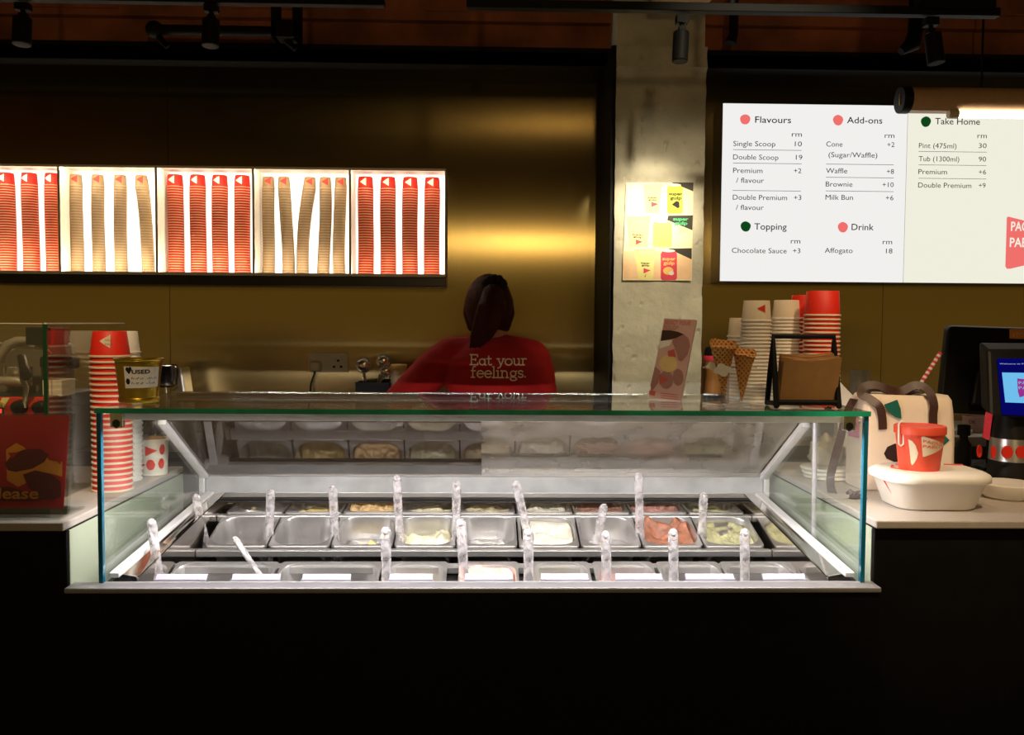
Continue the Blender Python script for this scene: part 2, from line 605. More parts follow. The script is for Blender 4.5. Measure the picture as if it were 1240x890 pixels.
def nth(n):
    if n < 20:
        return _ONE[n]
    t = {2: ('twentieth', 'twenty'), 3: ('thirtieth', 'thirty'), 4: ('fortieth', 'forty')}[n // 10]
    return t[0] if n % 10 == 0 else t[1] + '-' + _ONE[n % 10]


def planar(o, r, u):
    o, r, u = Vector(o), Vector(r), Vector(u)
    return lambda a, b: o + r * a + u * b


def disc(mb, o, r, u, rad, mi=0, n=28, ry=None):
    o, r, u = Vector(o), Vector(r), Vector(u)
    return mb.face([o + r * (rad * math.cos(2 * PI * i / n)) + u * ((ry or rad) * math.sin(2 * PI * i / n)) for i in range(n)], mi)


def rrect(w, l, r, z, n=5, cx=0, cy=0):
    pts = []
    for qx, qy, a0 in ((1, 1, 0), (-1, 1, 90), (-1, -1, 180), (1, -1, 270)):
        for k in range(n + 1):
            a = math.radians(a0 + 90 * k / n)
            pts.append(Vector((cx + qx * (w / 2 - r) + r * math.cos(a), cy + qy * (l / 2 - r) + r * math.sin(a), z)))
    return pts


X3, Z3 = Vector((1, 0, 0)), Vector((0, 0, 1))

# ------------------------------------------------------------------ the setting
WY = 3.75                                  # face of the steel wall
zb = P(370, 64, 3.45).z                    # underside of the concrete beam
m = MB()
xs = [-3.2, P(206, 400, WY).x, P(724, 300, WY).x, P(1068, 400, WY).x, 3.2]
for a, b in zip(xs, xs[1:]):
    m.box(a + 0.001, b - 0.001, WY, WY + 0.01, 0, 2.95)
m.box(-3.2, 3.2, WY + 0.01, WY + 0.12, 0, 3.05)
struct('wall_back', m, 'wall')
m = MB()
m.box(-3.2, 3.2, 3.50, WY + 0.12, zb, 3.05)
m.box(-3.2, 3.2, 3.46, 3.50, zb + 0.13, 3.05)
for k in range(9):
    x = -3.1 + k * 0.72 + random.uniform(-0.1, 0.1)
    m.box(x, x + random.uniform(0.25, 0.5), 3.452, 3.462, zb + 0.15 + random.random() * 0.1, 2.95)
struct('trim_1', m, 'beam')
m = MB()
m.box(-3.2, 3.2, 3.44, WY - 0.001, zb - 0.02, zb - 0.001)  # black plate added to keep the beam's lit underside out of the wall's reflection
m.box(-3.2, 3.2, 3.44, 3.50, zb - 0.02, zb + 0.012)
m.box(-3.2, 3.2, 3.44, 3.452, zb - 0.02, zb + 0.03)
struct('trim_2', m, 'blackm')
struct('floor', MB().box(-3.2, 3.2, -2.5, WY + 0.12, -0.05, 0), 'floor')
struct('ceiling', MB().box(-3.2, 3.2, -2.5, WY + 0.12, 3.05, 3.15), 'ceil')
# concrete column with a rough, chipped face
px0, px1 = P(744, 270, 3.27).x, P(852, 270, 3.27).x
m = MB()
NX, NZ = 60, 200


def colface(fn):
    g = [[m.bm.verts.new(fn(i / NX, j / NZ)) for i in range(NX + 1)] for j in range(NZ + 1)]
    for j in range(NZ):
        for i in range(NX):
            m.bm.faces.new((g[j][i], g[j][i + 1], g[j + 1][i + 1], g[j + 1][i]))


def rough(p, amp=0.006):
    n = noise.noise(Vector((p[0] * 9, p[1] * 9, p[2] * 9))) * amp + max(0, noise.noise(Vector((p[0] * 34, 5, p[2] * 30))) - 0.40) * -0.03
    return n


zc = P(800, 58, 3.27).z
colface(lambda u, v: (px0 + (px1 - px0) * u + (0.004 * noise.noise(Vector((3, 0, v * 40))) if u in (0, 1) else 0), 3.27 - rough((px0 + (px1 - px0) * u, 0, v * 2.5)) - (0.02 if v > 0.965 else 0), v * zc))
m.box(px0 + 0.004, px1 - 0.004, 3.28, WY + 0.02, 0, 3.05)
struct('pillar', m, 'concrete', fix=True)
struct('trim_3', MB().box(px0 - 0.012, px0 + 0.003, 3.30, WY + 0.002, 0, zb), 'blackm')

# ------------------------------------------------------------------ counters
CZ = 0.98
XL, XR = -0.912, 0.876


def service_counter(name, x0, x1, y0, y1, label, facing):
    t = thing(name, label, 'counter', ((x0 + x1) / 2, (y0 + y1) / 2, 0))
    MB().box(x0 + 0.003, x1 - 0.003, y0 + 0.02, y1, 0.0, CZ - 0.018).build('cabinet', 'dark', t, bevel=0.003)
    MB().box(x0, x1, y0, y1, CZ - 0.018, CZ).build('worktop', 'counter', t, bevel=0.003)
    xx = x1 - 0.003 if facing > 0 else x0 + 0.001
    MB().box(xx, xx + 0.002, y0 + 0.030, y1, 0.72, CZ - 0.022).build('side_panel', 'green', t)
    return t


service_counter('service_counter', -2.2, XL, 1.965, 2.74, 'dark service counter with pale worktop carrying the espresso machine, left of the display', 1)
service_counter('service_counter', XR, 2.2, 1.995, 2.86, 'dark service counter with pale worktop carrying the tote bag, right of the display', -1)
t = thing('back_counter', 'steel back counter along the wall behind the red-shirted worker', 'counter', (-0.9, 3.6, 0))
MB().box(-2.3, px0 - 0.02, 3.47, WY - 0.003, 0, 0.92).build('cabinet', 'darksteel', t)
MB().box(-2.3, px0 - 0.02, 3.45, WY - 0.003, 0.92, 0.95).build('worktop', 'steel', t, bevel=0.003)
t = thing('back_counter', 'white-topped back counter with olive front under the menu board', 'counter', (1.5, 3.5, 0))
MB().box(px1 + 0.02, 2.4, 3.22, WY - 0.003, 0, 0.985).build('cabinet', 'olive', t)
MB().box(px1 + 0.015, 2.4, 3.20, WY - 0.003, 0.985, 1.02).build('worktop', 'white', t, bevel=0.003)

# ------------------------------------------------------------------ gelato display case
FY, GX = 1.998, 0.845
FZ, TZ = P(590, 703.5, 2.006).z, P(590, 496.5, 1.986).z
BY = 2.71
case = thing('gelato_display_case', 'glass-topped gelato display case with black base and steel pans inside', 'display case', (0, 2.45, 0))
LX0, LX1 = XL + 0.004, XR - 0.004
m = MB()
m.box(LX0, LX1, 1.960, 1.980, 0.02, FZ - 0.012)
m.box(LX0, LX1, 1.980, 2.03, 0.02, 0.70)
m.box(-0.846, 0.846, 2.03, 2.92, 0.02, 0.70)
m.build('base_cabinet', 'dark', case, bevel=0.002)
m = MB()
m.box(LX0, LX1, 1.952, 2.006, FZ - 0.012, FZ)
m.box(-0.80, 0.80, 2.006, 2.014, FZ - 0.03, FZ - 0.002)
m.build('front_ledge', 'ledge', case, bevel=0.003)
# well: floor, end walls, back
m = MB()
m.box(-0.78, 0.78, 2.030, 2.86, 0.69, 0.70)
m.box(-0.78, 0.78, 2.015, 2.030, 0.70, FZ - 0.012)
m.box(-0.78, 0.78, 2.86, 2.875, 0.70, 0.90)
m.build('well_lining', 'darksteel', case)
for s in (-1, 1):
    m = MB()
    prof = [(2.03, 0.70), (2.87, 0.70), (2.87, 0.915), (2.71, 0.9075), (2.03, 0.846)]
    m.prism([(s * 0.778, y, z) for y, z in prof], (s * 0.004, 0, 0))
    m.build('end_wall', 'mirror', case)
    m = MB()
    m.prism([(s * 0.778, 2.03, 0.846), (s * 0.778, 2.72, 0.9085), (s * 0.814, 2.72, 0.906), (s * 0.814, 2.03, 0.853)], (0, 0, -0.003))
    m.build('sloped_trim', 'mirror', case)
    m = MB()
    m.prism([(s * 0.813, FY + 0.012, 0.848), (s * 0.813, 2.72, 0.901), (s * 0.813, 2.72, 0.911), (s * 0.813, FY + 0.012, 0.859)], (s * 0.022, 0, 0))
    m.build('side_rail', 'rail', case, bevel=0.002)
    # outer shell under the glass end
    MB().prism([(s * 0.836, 2.03, 0.68), (s * 0.836, 2.92, 0.68), (s * 0.836, 2.92, 0.89), (s * 0.836, 2.03, 0.836)], (s * 0.010, 0, 0)).build('end_panel', 'dark', case)
    m = MB()
    m.prism([(s * GX, FY + 0.006, 0.856), (s * GX, 2.72, 0.908), (s * GX, 2.72, 0.985), (s * GX, 2.47, TZ - 0.012), (s * GX, FY + 0.006, TZ - 0.012)], (-s * 0.006, 0, 0))
    m.build('side_glass', 'glass', case)
    MB().box(s * GX - 0.0045, s * GX + 0.0045, FY - 0.007, FY + 0.006, FZ, TZ - 0.011).build('glass_corner_edge', 'blueglass', case)
    m = MB()
    m.box(s * 0.812 - 0.014, s * 0.812 + 0.014, FY + 0.006, FY + 0.02, TZ - 0.045, TZ - 0.011)
    m.cyl((s * 0.812, FY + 0.006, TZ - 0.035), (s * 0.812, FY + 0.03, TZ - 0.035), 0.011, mi=1)
    m.build('glass_clamp', ['chrome', 'blackm'], case, smooth=True, bevel=0.002)
for z0, y0, y1 in ((0.785, 2.262, 2.300), (0.786, 2.424, 2.446), (0.838, 2.618, 2.652), (0.838, 2.80, 2.83)):
    MB().box(-0.777, 0.777, y0, y1, z0, z0 + 0.018).build('support_bar', 'steel', case, bevel=0.002)
MB().box(-GX + 0.005, GX - 0.005, FY - 0.005, FY + 0.003, FZ, TZ - 0.011).build('front_glass', 'glass', case)
gx = 0.851
MB().box(-gx, gx, FY - 0.012, 2.47, TZ - 0.010, TZ).build('glass_top', 'topglass', case)
MB().box(-gx, gx, FY - 0.0145, FY - 0.0125, TZ - 0.0105, TZ + 0.0005).build('glass_top_edge', 'tealglass', case)
m = MB()
m.box(-0.83, 0.83, FY + 0.022, FY + 0.028, TZ - 0.029, TZ - 0.011)
m.box(-0.83, 0.83, FY + 0.028, FY + 0.070, TZ - 0.016, TZ - 0.011)
m.build('light_bar', 'rail', case, bevel=0.001)
MB().box(-0.82, 0.82, FY + 0.040, FY + 0.062, TZ - 0.020, TZ - 0.0165).build('led_strip', emit('led_strip_glow', (1, 0.93, 0.92), 5), case)
# sloping rear flaps, mirror-like from the customer's side
tl, tr = P(200, 507, 2.37), P(986, 511, 2.37)
bl, br = P(243, 574, BY), P(925, 575, BY)
tz_, bz_ = (tl.z + tr.z) / 2, (bl.z + br.z) / 2
tx, bx = (abs(tl.x) + tr.x) / 2, (abs(bl.x) + br.x) / 2


def flap(u, v, off=0.0):
    x = (tx + (bx - tx) * v) * (2 * u - 1)
    nrm = Vector((0, -(tz_ - bz_), -(BY - 2.37))).normalized()
    return Vector((x, 2.37 + (BY - 2.37) * v, tz_ + (bz_ - tz_) * v)) + nrm * off


us = (582 - 222) / (955 - 222)
nrm_off = flap(0, 0, 0.005) - flap(0, 0, 0)
MB().prism([flap(0.012, 0.01), flap(us, 0.01), flap(us, 0.99), flap(0.012, 0.99)], nrm_off).build('rear_flap', 'flapL', case)
MB().prism([flap(us - 0.004, 0.01, -0.009), flap(0.988, 0.01, -0.009), flap(0.988, 0.99, -0.009), flap(us - 0.004, 0.99, -0.009)], nrm_off).build('rear_flap', 'flapR', case)
for u in (0.005, 0.995):
    MB().prism([flap(u - 0.006, 0), flap(u + 0.006, 0), flap(u + 0.006, 1), flap(u - 0.006, 1)], nrm_off * 3).build('flap_rail', 'rail', case)
MB().prism([flap(0.0, 0.985, -0.012), flap(1, 0.985, -0.012), flap(1, 1.02, -0.012), flap(0, 1.02, -0.012)], nrm_off * 4).build('flap_channel', 'steel', case)
# upright rear strip, dark channel under it
zs = P(590, 596.5, BY).z
zd = P(590, 608.5, BY).z
MB().box(-bx + 0.01, bx - 0.01, BY - 0.003, BY + 0.003, zs, bz_ - 0.004).build('rear_strip', 'frost', case)
m = MB()
m.box(-bx, bx, BY - 0.004, BY + 0.012, zd + 0.016, zs)
m.build('rear_channel', 'steel', case, bevel=0.001)
m = MB()
m.box(-bx, bx, BY - 0.002, BY + 0.012, zd + 0.008, zd + 0.0155)
m.box(-bx, bx, BY - 0.006, BY + 0.012, zd, zd + 0.0065)
m.build('rear_runner', 'darksteel', case)
for s in (-1, 1):
    MB().box(s * bx - 0.008, s * bx + 0.008, BY - 0.01, BY + 0.006, zs - 0.02, bz_).build('corner_post', 'rail', case)
# rear top shelf and back panel
m = MB()
m.box(-0.84, 0.84, 2.47, 2.52, TZ - 0.030, TZ - 0.004)
m.build('rear_top_rail', 'darksteel', case, bevel=0.002)
m = MB()
m.box(-0.84, 0.84, 2.88, 2.92, 0.70, 0.90)
m.box(-0.835, -0.78, 2.74, 2.92, 0.86, 0.92)
m.box(0.78, 0.835, 2.74, 2.92, 0.86, 0.92)
m.build('back_panel', 'darksteel', case)
for s in (-1, 1):
    MB().prism([(s * 0.826, 2.485, TZ - 0.03), (s * 0.826, 2.505, TZ - 0.03), (s * 0.826, 2.80, 0.92), (s * 0.826, 2.77, 0.92)], (s * 0.008, 0, 0)).build('rear_bracket', 'steel', case)
# chrome gas strut at the right end
a, b = P(987, 512, 2.30), P(985, 672, 2.30)
m = MB()
m.cyl(a, b, 0.0062)
m.cyl(b - Vector((0, 0, 0.012)), b + Vector((0, 0, 0.02)), 0.010)
m.cyl(b, b + Vector((0.02, 0, 0.005)), 0.008)
m.cyl(b + Vector((0, 0, -0.05)), b, 0.006)
m.build('support_rod', 'ledge', case, smooth=True)

# ------------------------------------------------------------------ pans, gelato, spatulas, tags
ROWS = dict(front=(2.118, 2.282, 0.772, 0.812), middle=(2.447, 2.622, 0.811, 0.8545), back=(2.650, 2.805, 0.8595, 0.863))
PANMESH = {}


def pan_at(row, x, w, label, group=None):
    y0, y1, z0, z1 = ROWS[row]
    L = math.hypot(y1 - y0, z1 - z0)
    tilt = math.atan2(z1 - z0, y1 - y0)
    loc = Vector((x, (y0 + y1) / 2, (z0 + z1) / 2))
    key = (row, round(w, 3))
    h = 0.105 if row != 'back' else 0.13
    if key not in PANMESH:
        m = MB()
        r = 0.046
        fl = 0.006
        m.loft([rrect(w, L, 0.010, -0.008), rrect(w, L, 0.010, 0), rrect(w - 2 * fl, L - 2 * fl, r, 0.001), rrect(w - 2 * fl - 0.004, L - 2 * fl - 0.004, r, -0.004),
                rrect(w - 0.026, L - 0.026, r, -h * 0.6), rrect(w - 0.034, L - 0.034, r, -h + 0.008), rrect(w - 0.05, L - 0.05, r * 0.8, -h)], cap0=False)
        m.loft([rrect(w - 0.048, L - 0.048, r * 0.8, -h - 0.003), rrect(w - 0.030, L - 0.030, r, -h + 0.006), rrect(w - 2 * fl - 0.001, L - 2 * fl - 0.001, r, -0.006), rrect(w, L, 0.010, -0.008)], cap1=False)
        o = m.build('gelato_pan', 'pan', smooth=50)
        PANMESH[key] = o.data
        o['category'] = 'pan'
    else:
        o = bpy.data.objects.new('gelato_pan', PANMESH[key])
        col.objects.link(o)
    o.location = loc
    o.rotation_euler = (tilt, 0, 0)
    tag(o, label, 'pan', group or 'steel gelato pans in the display case')
    return o, L


def gelato(pan, L, w, fn, mats, label, h0=-0.09, n=22, mifn=None):
    """mound of ice cream lying in the pan: height field fn(u, v) in pan coordinates"""
    m = MB()
    base = rrect(w - 0.026, L - 0.026, 0.044, 0, 10)
    R = [p.length for p in base]
    top = []
    rings = 18
    ctr = m.bm.verts.new((0, 0, fn(0, 0)))
    prev = None
    for k in range(1, rings + 1):
        lp = []
        for p in base:
            q = p * (k / rings)
            z = fn(q.x / w * 2, q.y / L * 2)
            lp.append(m.bm.verts.new((q.x, q.y, z)))
        nn = len(lp)
        for i in range(nn):
            j = (i + 1) % nn
            f = m.bm.faces.new((ctr, lp[i], lp[j])) if prev is None else m.bm.faces.new((prev[i], lp[i], lp[j], prev[j]))
            if mifn:
                c = f.calc_center_median()
                f.material_index = mifn(c.x / w * 2, c.y / L * 2)
        prev = lp
    low = [m.bm.verts.new((p.x * 0.93, p.y * 0.93, h0)) for p in base]
    nn = len(low)
    for i in range(nn):
        j = (i + 1) % nn
        m.bm.faces.new((prev[i], low[i], low[j], prev[j]))
    m.bm.faces.new(low)
    o = m.build('gelato', mats, smooth='all')
    o.location = pan.location
    o.rotation_euler = pan.rotation_euler
    return tag(o, label, 'ice cream', 'gelato in the display pans')


def nz(a, b, s=0.0, f=3.0):
    return noise.fractal(Vector((a * f, b * f, s)), 1.0, 2.0, 4)


pitch = 0.17
# middle row
mid = {}
for i, (k, lab) in enumerate([(-4, 'empty steel pan, first from the left in the middle row'), (-3, 'empty steel pan, second from the left in the middle row'),
                              (-2, 'steel pan with yellow crumbs left in it, third in the middle row'), (-1, 'steel pan holding a low cream heap, fourth in the middle row'),
                              (0, 'nearly empty steel pan with white smears, centre of the middle row'), (1, 'steel pan filled with white gelato, middle row'),
                              (2, 'empty steel pan with a leaning spatula, between the white and salmon gelato'), (3, 'steel pan of salmon-orange gelato, middle row'),
                              (4, 'steel pan of pistachio-green gelato, rightmost of the middle row')]):
    mid[k] = pan_at('middle', k * pitch + 0.002, 0.165, lab)
w = 0.165
o, L = mid[-1]
gelato(o, L, w, lambda u, v: -0.006 + 0.008 * u - 0.024 * (v + 1) + 0.026 * nz(u, v, 1.3, 2.2) + 0.010 * abs(nz(u, v, 5, 5)) - 0.03 * max(0, v - 0.55), G['cream'], 'low heap of pale cream gelato, fourth pan of the middle row')
o, L = mid[1]
gelato(o, L, w, lambda u, v: -0.006 - 0.006 * v + 0.007 * nz(u, v, 2, 2) - 0.011 * math.exp(-((v - 0.15 - 0.35 * u + 0.2 * math.sin(4 * u)) / 0.16) ** 2) + 0.008 * math.exp(-((v - 0.5) / 0.25) ** 2), G['white'], 'smooth white gelato filling its pan, right of the middle row centre')
o, L = mid[3]
gelato(o, L, w, lambda u, v: -0.012 - 0.020 * (v + 1) * 0.5 + 0.006 * nz(u, v, 3, 4) + 0.040 * max(0, v) * (0.75 + 0.9 * nz(u, v, 8, 2.2)) + 0.010 * abs(nz(u, v, 3, 6)) * (v > 0) - 0.03 * math.exp(-(((u + 0.25) / 0.22) ** 2 + ((v - 0.3) / 0.2) ** 2)), G['salmon'], 'salmon-orange gelato heaped at the back of its pan')
o, L = mid[4]
gelato(o, L, w, lambda u, v: -0.012 - 0.022 * (v + 1) * 0.5 + 0.008 * nz(u, v, 4, 3) + 0.022 * max(0, v) + 0.010 * abs(nz(u, v, 6, 5)) * (v > -0.2), [G['green'], MT['pan']], 'pistachio-green gelato with a bare grey patch, rightmost middle-row pan', mifn=lambda u, v: 1 if ((u - 0.05 - 0.25 * nz(v, u, 9)) / 0.22) ** 2 + ((v - 0.40 - 0.2 * nz(u, v, 11)) / 0.36) ** 2 < 1 else 0)
for k, gm, sd, lab in ((-2, 'yellow', 12, 'yellow gelato scraps left along the front of the third middle-row pan'), (0, 'white', 25, 'white gelato smears left in the central middle-row pan'), (2, 'yellow', 31, 'dab of yellow gelato at the foot of the leaning spatula')):
    o, L = mid[k]
    sp0 = {-2: ((-0.75, 0.16, 0.030), (-0.2, 0.2, 0.016), (0.15, 0.16, 0.026), (0.5, 0.25, 0.016)), 0: ((-0.7, 0.22, 0.018), (0.55, 0.2, 0.034)), 2: ((-0.25, 0.13, 0.036),)}[k]
    gelato(o, L, w, lambda u, v, sp0=sp0, sd=sd: -0.052 + sum(hh * math.exp(-((u - uu) / ww) ** 2 - ((v + 0.15) / 0.25) ** 2) for uu, ww, hh in sp0) + 0.006 * nz(u, v, sd, 5) - 0.015 * abs(v + 0.15), [G[gm], MT['pan']], lab, mifn=lambda u, v, sp0=sp0: 0 if any(abs(u - uu) < ww * 1.25 for uu, ww, hh in sp0) and v < 0.25 else 1)
# back row
bk = {}
names = {-4: 'empty steel pan with white flecks, leftmost of the back row', -3: 'steel pan with a little yellow gelato, second in the back row', -2: 'steel pan heaped with peach gelato, back row', -1: 'steel pan with a thin cream layer, fourth in the back row',
         0: 'steel pan of biscuit-coloured gelato at the centre of the back row', 1: 'steel pan of whitish gelato in the back row, behind the white one', 2: 'steel pan of cocoa-pink gelato, seventh in the back row', 3: 'steel pan of rosy brown gelato behind the salmon one', 4: 'steel pan of grey-green gelato, rightmost of the back row'}
cont = {-4: ('white', -0.085), -3: ('yellow', -0.055), -2: ('peach', -0.022), -1: ('cream', -0.050), 0: ('biscuit', -0.045), 1: ('white', -0.040), 2: ('cocoa', -0.035), 3: ('rose', -0.030), 4: ('green', -0.050)}
glab = {-4: 'white gelato flecks in the leftmost back-row pan', -3: 'yellow gelato scrapings in the second back-row pan', -2: 'peach-coloured gelato heaped in the third back-row pan', -1: 'thin layer of cream gelato in the fourth back-row pan', 0: 'biscuit-coloured gelato in the central back-row pan', 1: 'whitish gelato in the back row behind the full white pan', 2: 'cocoa-pink gelato in the seventh back-row pan', 3: 'rosy brown gelato in the back row behind the salmon gelato', 4: 'grey-green gelato in the rightmost back-row pan'}
for k in range(-4, 5):
    o, L = pan_at('back', k * pitch + 0.002, 0.165, names[k])
    c, h = cont[k]
    gelato(o, L, w, lambda u, v, k=k, h=h: h + 0.022 + 0.016 * nz(u, v, 20 + k, 2.5) + 0.006 * abs(nz(u, v, k, 6)) + 0.012 * v, G[c], glab[k], h0=-0.115)
# front row: two double-width pans, then single ones
cells = [(216, 338, 'wide empty steel pan, leftmost of the front row', None), (342, 463, 'wide empty steel pan, second from left in the front row', None),
         (470, 542, 'steel pan with a beige residue, third in the front row', ('biscuit', -0.075, 'beige gelato residue in the third front-row pan')),
         (556, 627, 'steel pan filled with pinkish white gelato in the front row', ('pink', -0.006, 'pinkish white gelato filling the fourth front-row pan')),
         (642, 712, 'steel pan with pale yellow residue, fifth in the front row', ('cream', -0.075, 'pale yellow gelato residue in the fifth front-row pan')),
         (717, 789, 'steel pan with a pink layer, sixth in the front row', ('rose', -0.055, 'pink gelato layer in the sixth front-row pan')),
         (794, 868, 'empty steel pan, third from the right in the front row', None), (871, 950, 'empty steel pan, second from the right in the front row', None),
         (953, 1003, 'narrow empty steel pan, rightmost of the front row', None)]
for a, b, lab, g in cells:
    xa, xb = P(a, 683, 2.28).x, P(b, 683, 2.28).x
    xb = min(xb, 0.775)
    o, L = pan_at('front', (xa + xb) / 2, xb - xa, lab)
    if g:
        c, h, gl = g
        gelato(o, L, xb - xa, lambda u, v, h=h: h + 0.006 * nz(u, v, 40 + h, 3), G[c], gl)

# clear acrylic spatulas
SP_MID = [(237, 598, 245, 655, 'beside the left end of the case'), (328, 592, 324, 663, 'between the first two empty middle-row pans'), (403, 588, 405, 663, 'left of the pan with yellow crumbs'), (480, 575, 484, 660, 'left of the low cream heap'),
          (553, 582, 552, 650, 'right of the low cream heap'), (624, 582, 640, 650, 'leaning left of the full white pan'), (732, 610, 721, 665, 'leaning in the empty pan right of the white gelato'), (773, 572, 776, 640, 'standing by the salmon gelato'), (852, 596, 852, 645, 'standing in the pistachio gelato')]
SP_FR = [(183, 628, 192, 698, 'leaning at the left end of the front row'), (283, 650, 315, 697, 'tilted in the leftmost wide front pan'), (467, 638, 468, 703, 'upright right of the wide front pans'), (558, 628, 562, 703, 'at the left of the pinkish front pan'),
         (640, 640, 640, 703, 'upright right of the pinkish front pan'), (733, 643, 735, 703, 'in the front pan with a pink layer'), (815, 640, 816, 703, 'in the front row below the salmon gelato'), (902, 640, 902, 703, 'in the front row below the pistachio gelato')]
for lst, d in ((SP_MID, 2.50), (SP_FR, 2.155)):
    for ax, ay, bx_, by_, where in lst:
        a, b = P(ax, ay, d), P(bx_, by_, d)
        dr = (b - a).normalized()
        end = b + dr * (0.045 if d > 2.4 else 0.07)
        if d > 2.4:
            end.y += 0.02
        pts = [a, a + dr * 0.006, a + dr * 0.014, a + (end - a) * 0.5, end - dr * 0.05, end - dr * 0.004]
        m = MB()
        m.tube(pts, [0.004, 0.0105, 0.0125, 0.0115, 0.0125, 0.014], 12, flat=0.5)
        m.ball(a + dr * 0.012, 0.0085, 1, 1, 1, 10)
        o = m.build('acrylic_spatula', 'stick', origin=(a + end) / 2, smooth=50)
        tag(o, 'clear acrylic spatula ' + where, 'spatula', 'acrylic spatulas in the pans')

# white price-card holders along the front glass
for i, (a, b, lab) in enumerate([(190, 251, 'leftmost white flavour tag on the ledge inside the front glass'), (282, 340, 'white flavour tag second from left on the inner ledge'), (367, 425, 'white flavour tag in front of the second wide pan'), (472, 524, 'white flavour tag in front of the beige-residue pan'),
                                 (563, 620, 'white flavour tag in front of the pinkish gelato'), (655, 712, 'white flavour tag in front of the pale yellow pan'), (745, 801, 'white flavour tag in front of the pink-layer pan'), (830, 888, 'white flavour tag second from right on the inner ledge'), (923, 974, 'rightmost white flavour tag on the ledge inside the front glass')]):
    p0, p1 = P(a, 699, 2.03), P(b, 699, 2.03)
    m = MB()
    m.prism([(p0.x, 2.016, FZ - 0.004), (p0.x, 2.028, FZ - 0.004), (p0.x, 2.038, FZ + 0.0075), (p0.x, 2.030, FZ + 0.0095)], (p1.x - p0.x, 0, 0))
    m.box(p0.x - 0.002, p1.x + 0.002, 2.0142, 2.017, FZ - 0.012, FZ + 0.002)
    o = m.build('flavour_tag', 'tag', origin=((p0.x + p1.x) / 2, 2.03, FZ), bevel=0.001)
    tag(o, lab, 'tag', 'flavour tags along the front glass')

# ------------------------------------------------------------------ lit cup boxes on the wall
BF = 3.59
edges = [-46, 71.6, 189.4, 306.8, 423.8, 540]
bz0 = (P(540, 335, BF).z + P(0, 330.5, BF).z) / 2
bz1 = (P(540, 204.5, BF).z + P(0, 198, BF).z) / 2
ex = [P(e, 268, BF).x for e in edges]
where = ['far left', 'second from left', 'middle', 'second from right', 'far right']
for i in range(5):
    x0, x1 = ex[i] + 0.0006, ex[i + 1] - 0.0006
    t = thing('cup_display_box', 'white backlit wall box holding %s cup stacks, %s of five' % ('red' if i % 2 == 0 else 'beige', where[i]), 'display box', ((x0 + x1) / 2, 3.69, bz0), 'backlit cup boxes on the steel wall')
    m = MB()
    th = 0.004
    m.box(x0, x0 + th, BF, WY - 0.002, bz0, bz1)
    m.box(x1 - th, x1, BF, WY - 0.002, bz0, bz1)
    m.box(x0 + th, x1 - th, BF, WY - 0.002, bz1 - th, bz1)
    m.box(x0 + th, x1 - th, BF, WY - 0.002, bz0 - 0.002, bz0 + th)
    m.build('frame', 'niche', t)
    MB().box(x0 + th, x1 - th, WY - 0.012, WY - 0.004, bz0 + th, bz1 - th).build('light_panel', 'lit_box', t)
    m = MB()
    m.box(x0 + th, x1 - th, BF, BF + 0.003, bz0 + th, bz0 + th + 0.005)
    m.box(x0 + th, x1 - th, BF, BF + 0.003, bz1 - th - 0.005, bz1 - th)
    m.build('led_lip', 'niche', t)
    xm = (x0 + x1) / 2
    lamp('cup_box_led_light', 'AREA', (xm, BF + 0.006, bz0 + th + 0.004), (xm, BF + 0.05, bz0 + 0.16), (1.15, 1.0, 1.0, 0.7, 0.5)[i], (1.0, 0.86, 0.66), shape='RECTANGLE', size=0.36, size_y=0.006)
    lamp('cup_box_led_light', 'AREA', (xm, BF + 0.006, bz1 - th - 0.004), (xm, BF + 0.05, bz1 - 0.16), (0.85, 0.8, 0.8, 0.6, 0.65)[i], (1.0, 0.86, 0.66), shape='RECTANGLE', size=0.36, size_y=0.006)
t = tag(MB().box(ex[0], ex[5], BF + 0.012, WY - 0.002, bz0 - 0.038, bz0 - 0.003).build('shade_ledge', 'darksteel', origin=((ex[0] + ex[5]) / 2, 3.69, bz0 - 0.02), bevel=0.002), 'dark ledge standing in for the shade under the backlit cup boxes', 'shelf')  # added dark strip, stands in for the band of shade below the boxes


def cup_mesh(name, h, rt, rb, mats, lip=0.0018, logo=None, n=20):
    """inverted paper cup: rim (radius rb) at the bottom, base (radius rt) on top"""
    m = MB()
    prof = [(rb - 0.002, 0.0004), (rb + lip, 0.0003), (rb + lip * 1.3, lip), (rb + lip, 2 * lip), (rb, 2 * lip + 0.0003), (rt, h - 0.001), (rt - 0.0012, h), (rt - 0.003, h - 0.003), (0.002, h - 0.0035)]
    m.lathe(prof, (0, 0, 0), n, mis=[1, 1, 1, 1, 0, 0, 0, 0], cap0=False)
    # inside wall
    m.lathe([(rb - 0.002, 0.0004), (rt - 0.0012, h - 0.005), (0.002, h - 0.006)], (0, 0, 0), n, mi=1, cap0=False)
    if logo:
        u0, v0, u1, v1, left = logo

        def wrap(u, v):
            r = rb + (rt - rb) * ((v - 2 * lip) / (h - 2 * lip)) + 0.0006
            a = -PI / 2 + u / r
            return Vector((r * math.cos(a), r * math.sin(a), v))
        N = 8
        for k in range(N):
            ua, ub = u0 + (u1 - u0) * k / N, u0 + (u1 - u0) * (k + 1) / N

            def half(u):
                f = (u - u0) / (u1 - u0) if left else 1 - (u - u0) / (u1 - u0)
                return (v1 - v0) / 2 * (0.04 + 0.96 * f)
            vc = (v0 + v1) / 2
            q = [wrap(ua, vc - half(ua)), wrap(ub, vc - half(ub)), wrap(ub, vc + half(ub)), wrap(ua, vc + half(ua))]
            m.face(q, 2)
    me_o = m.build(name, mats, smooth=50)
    return me_o


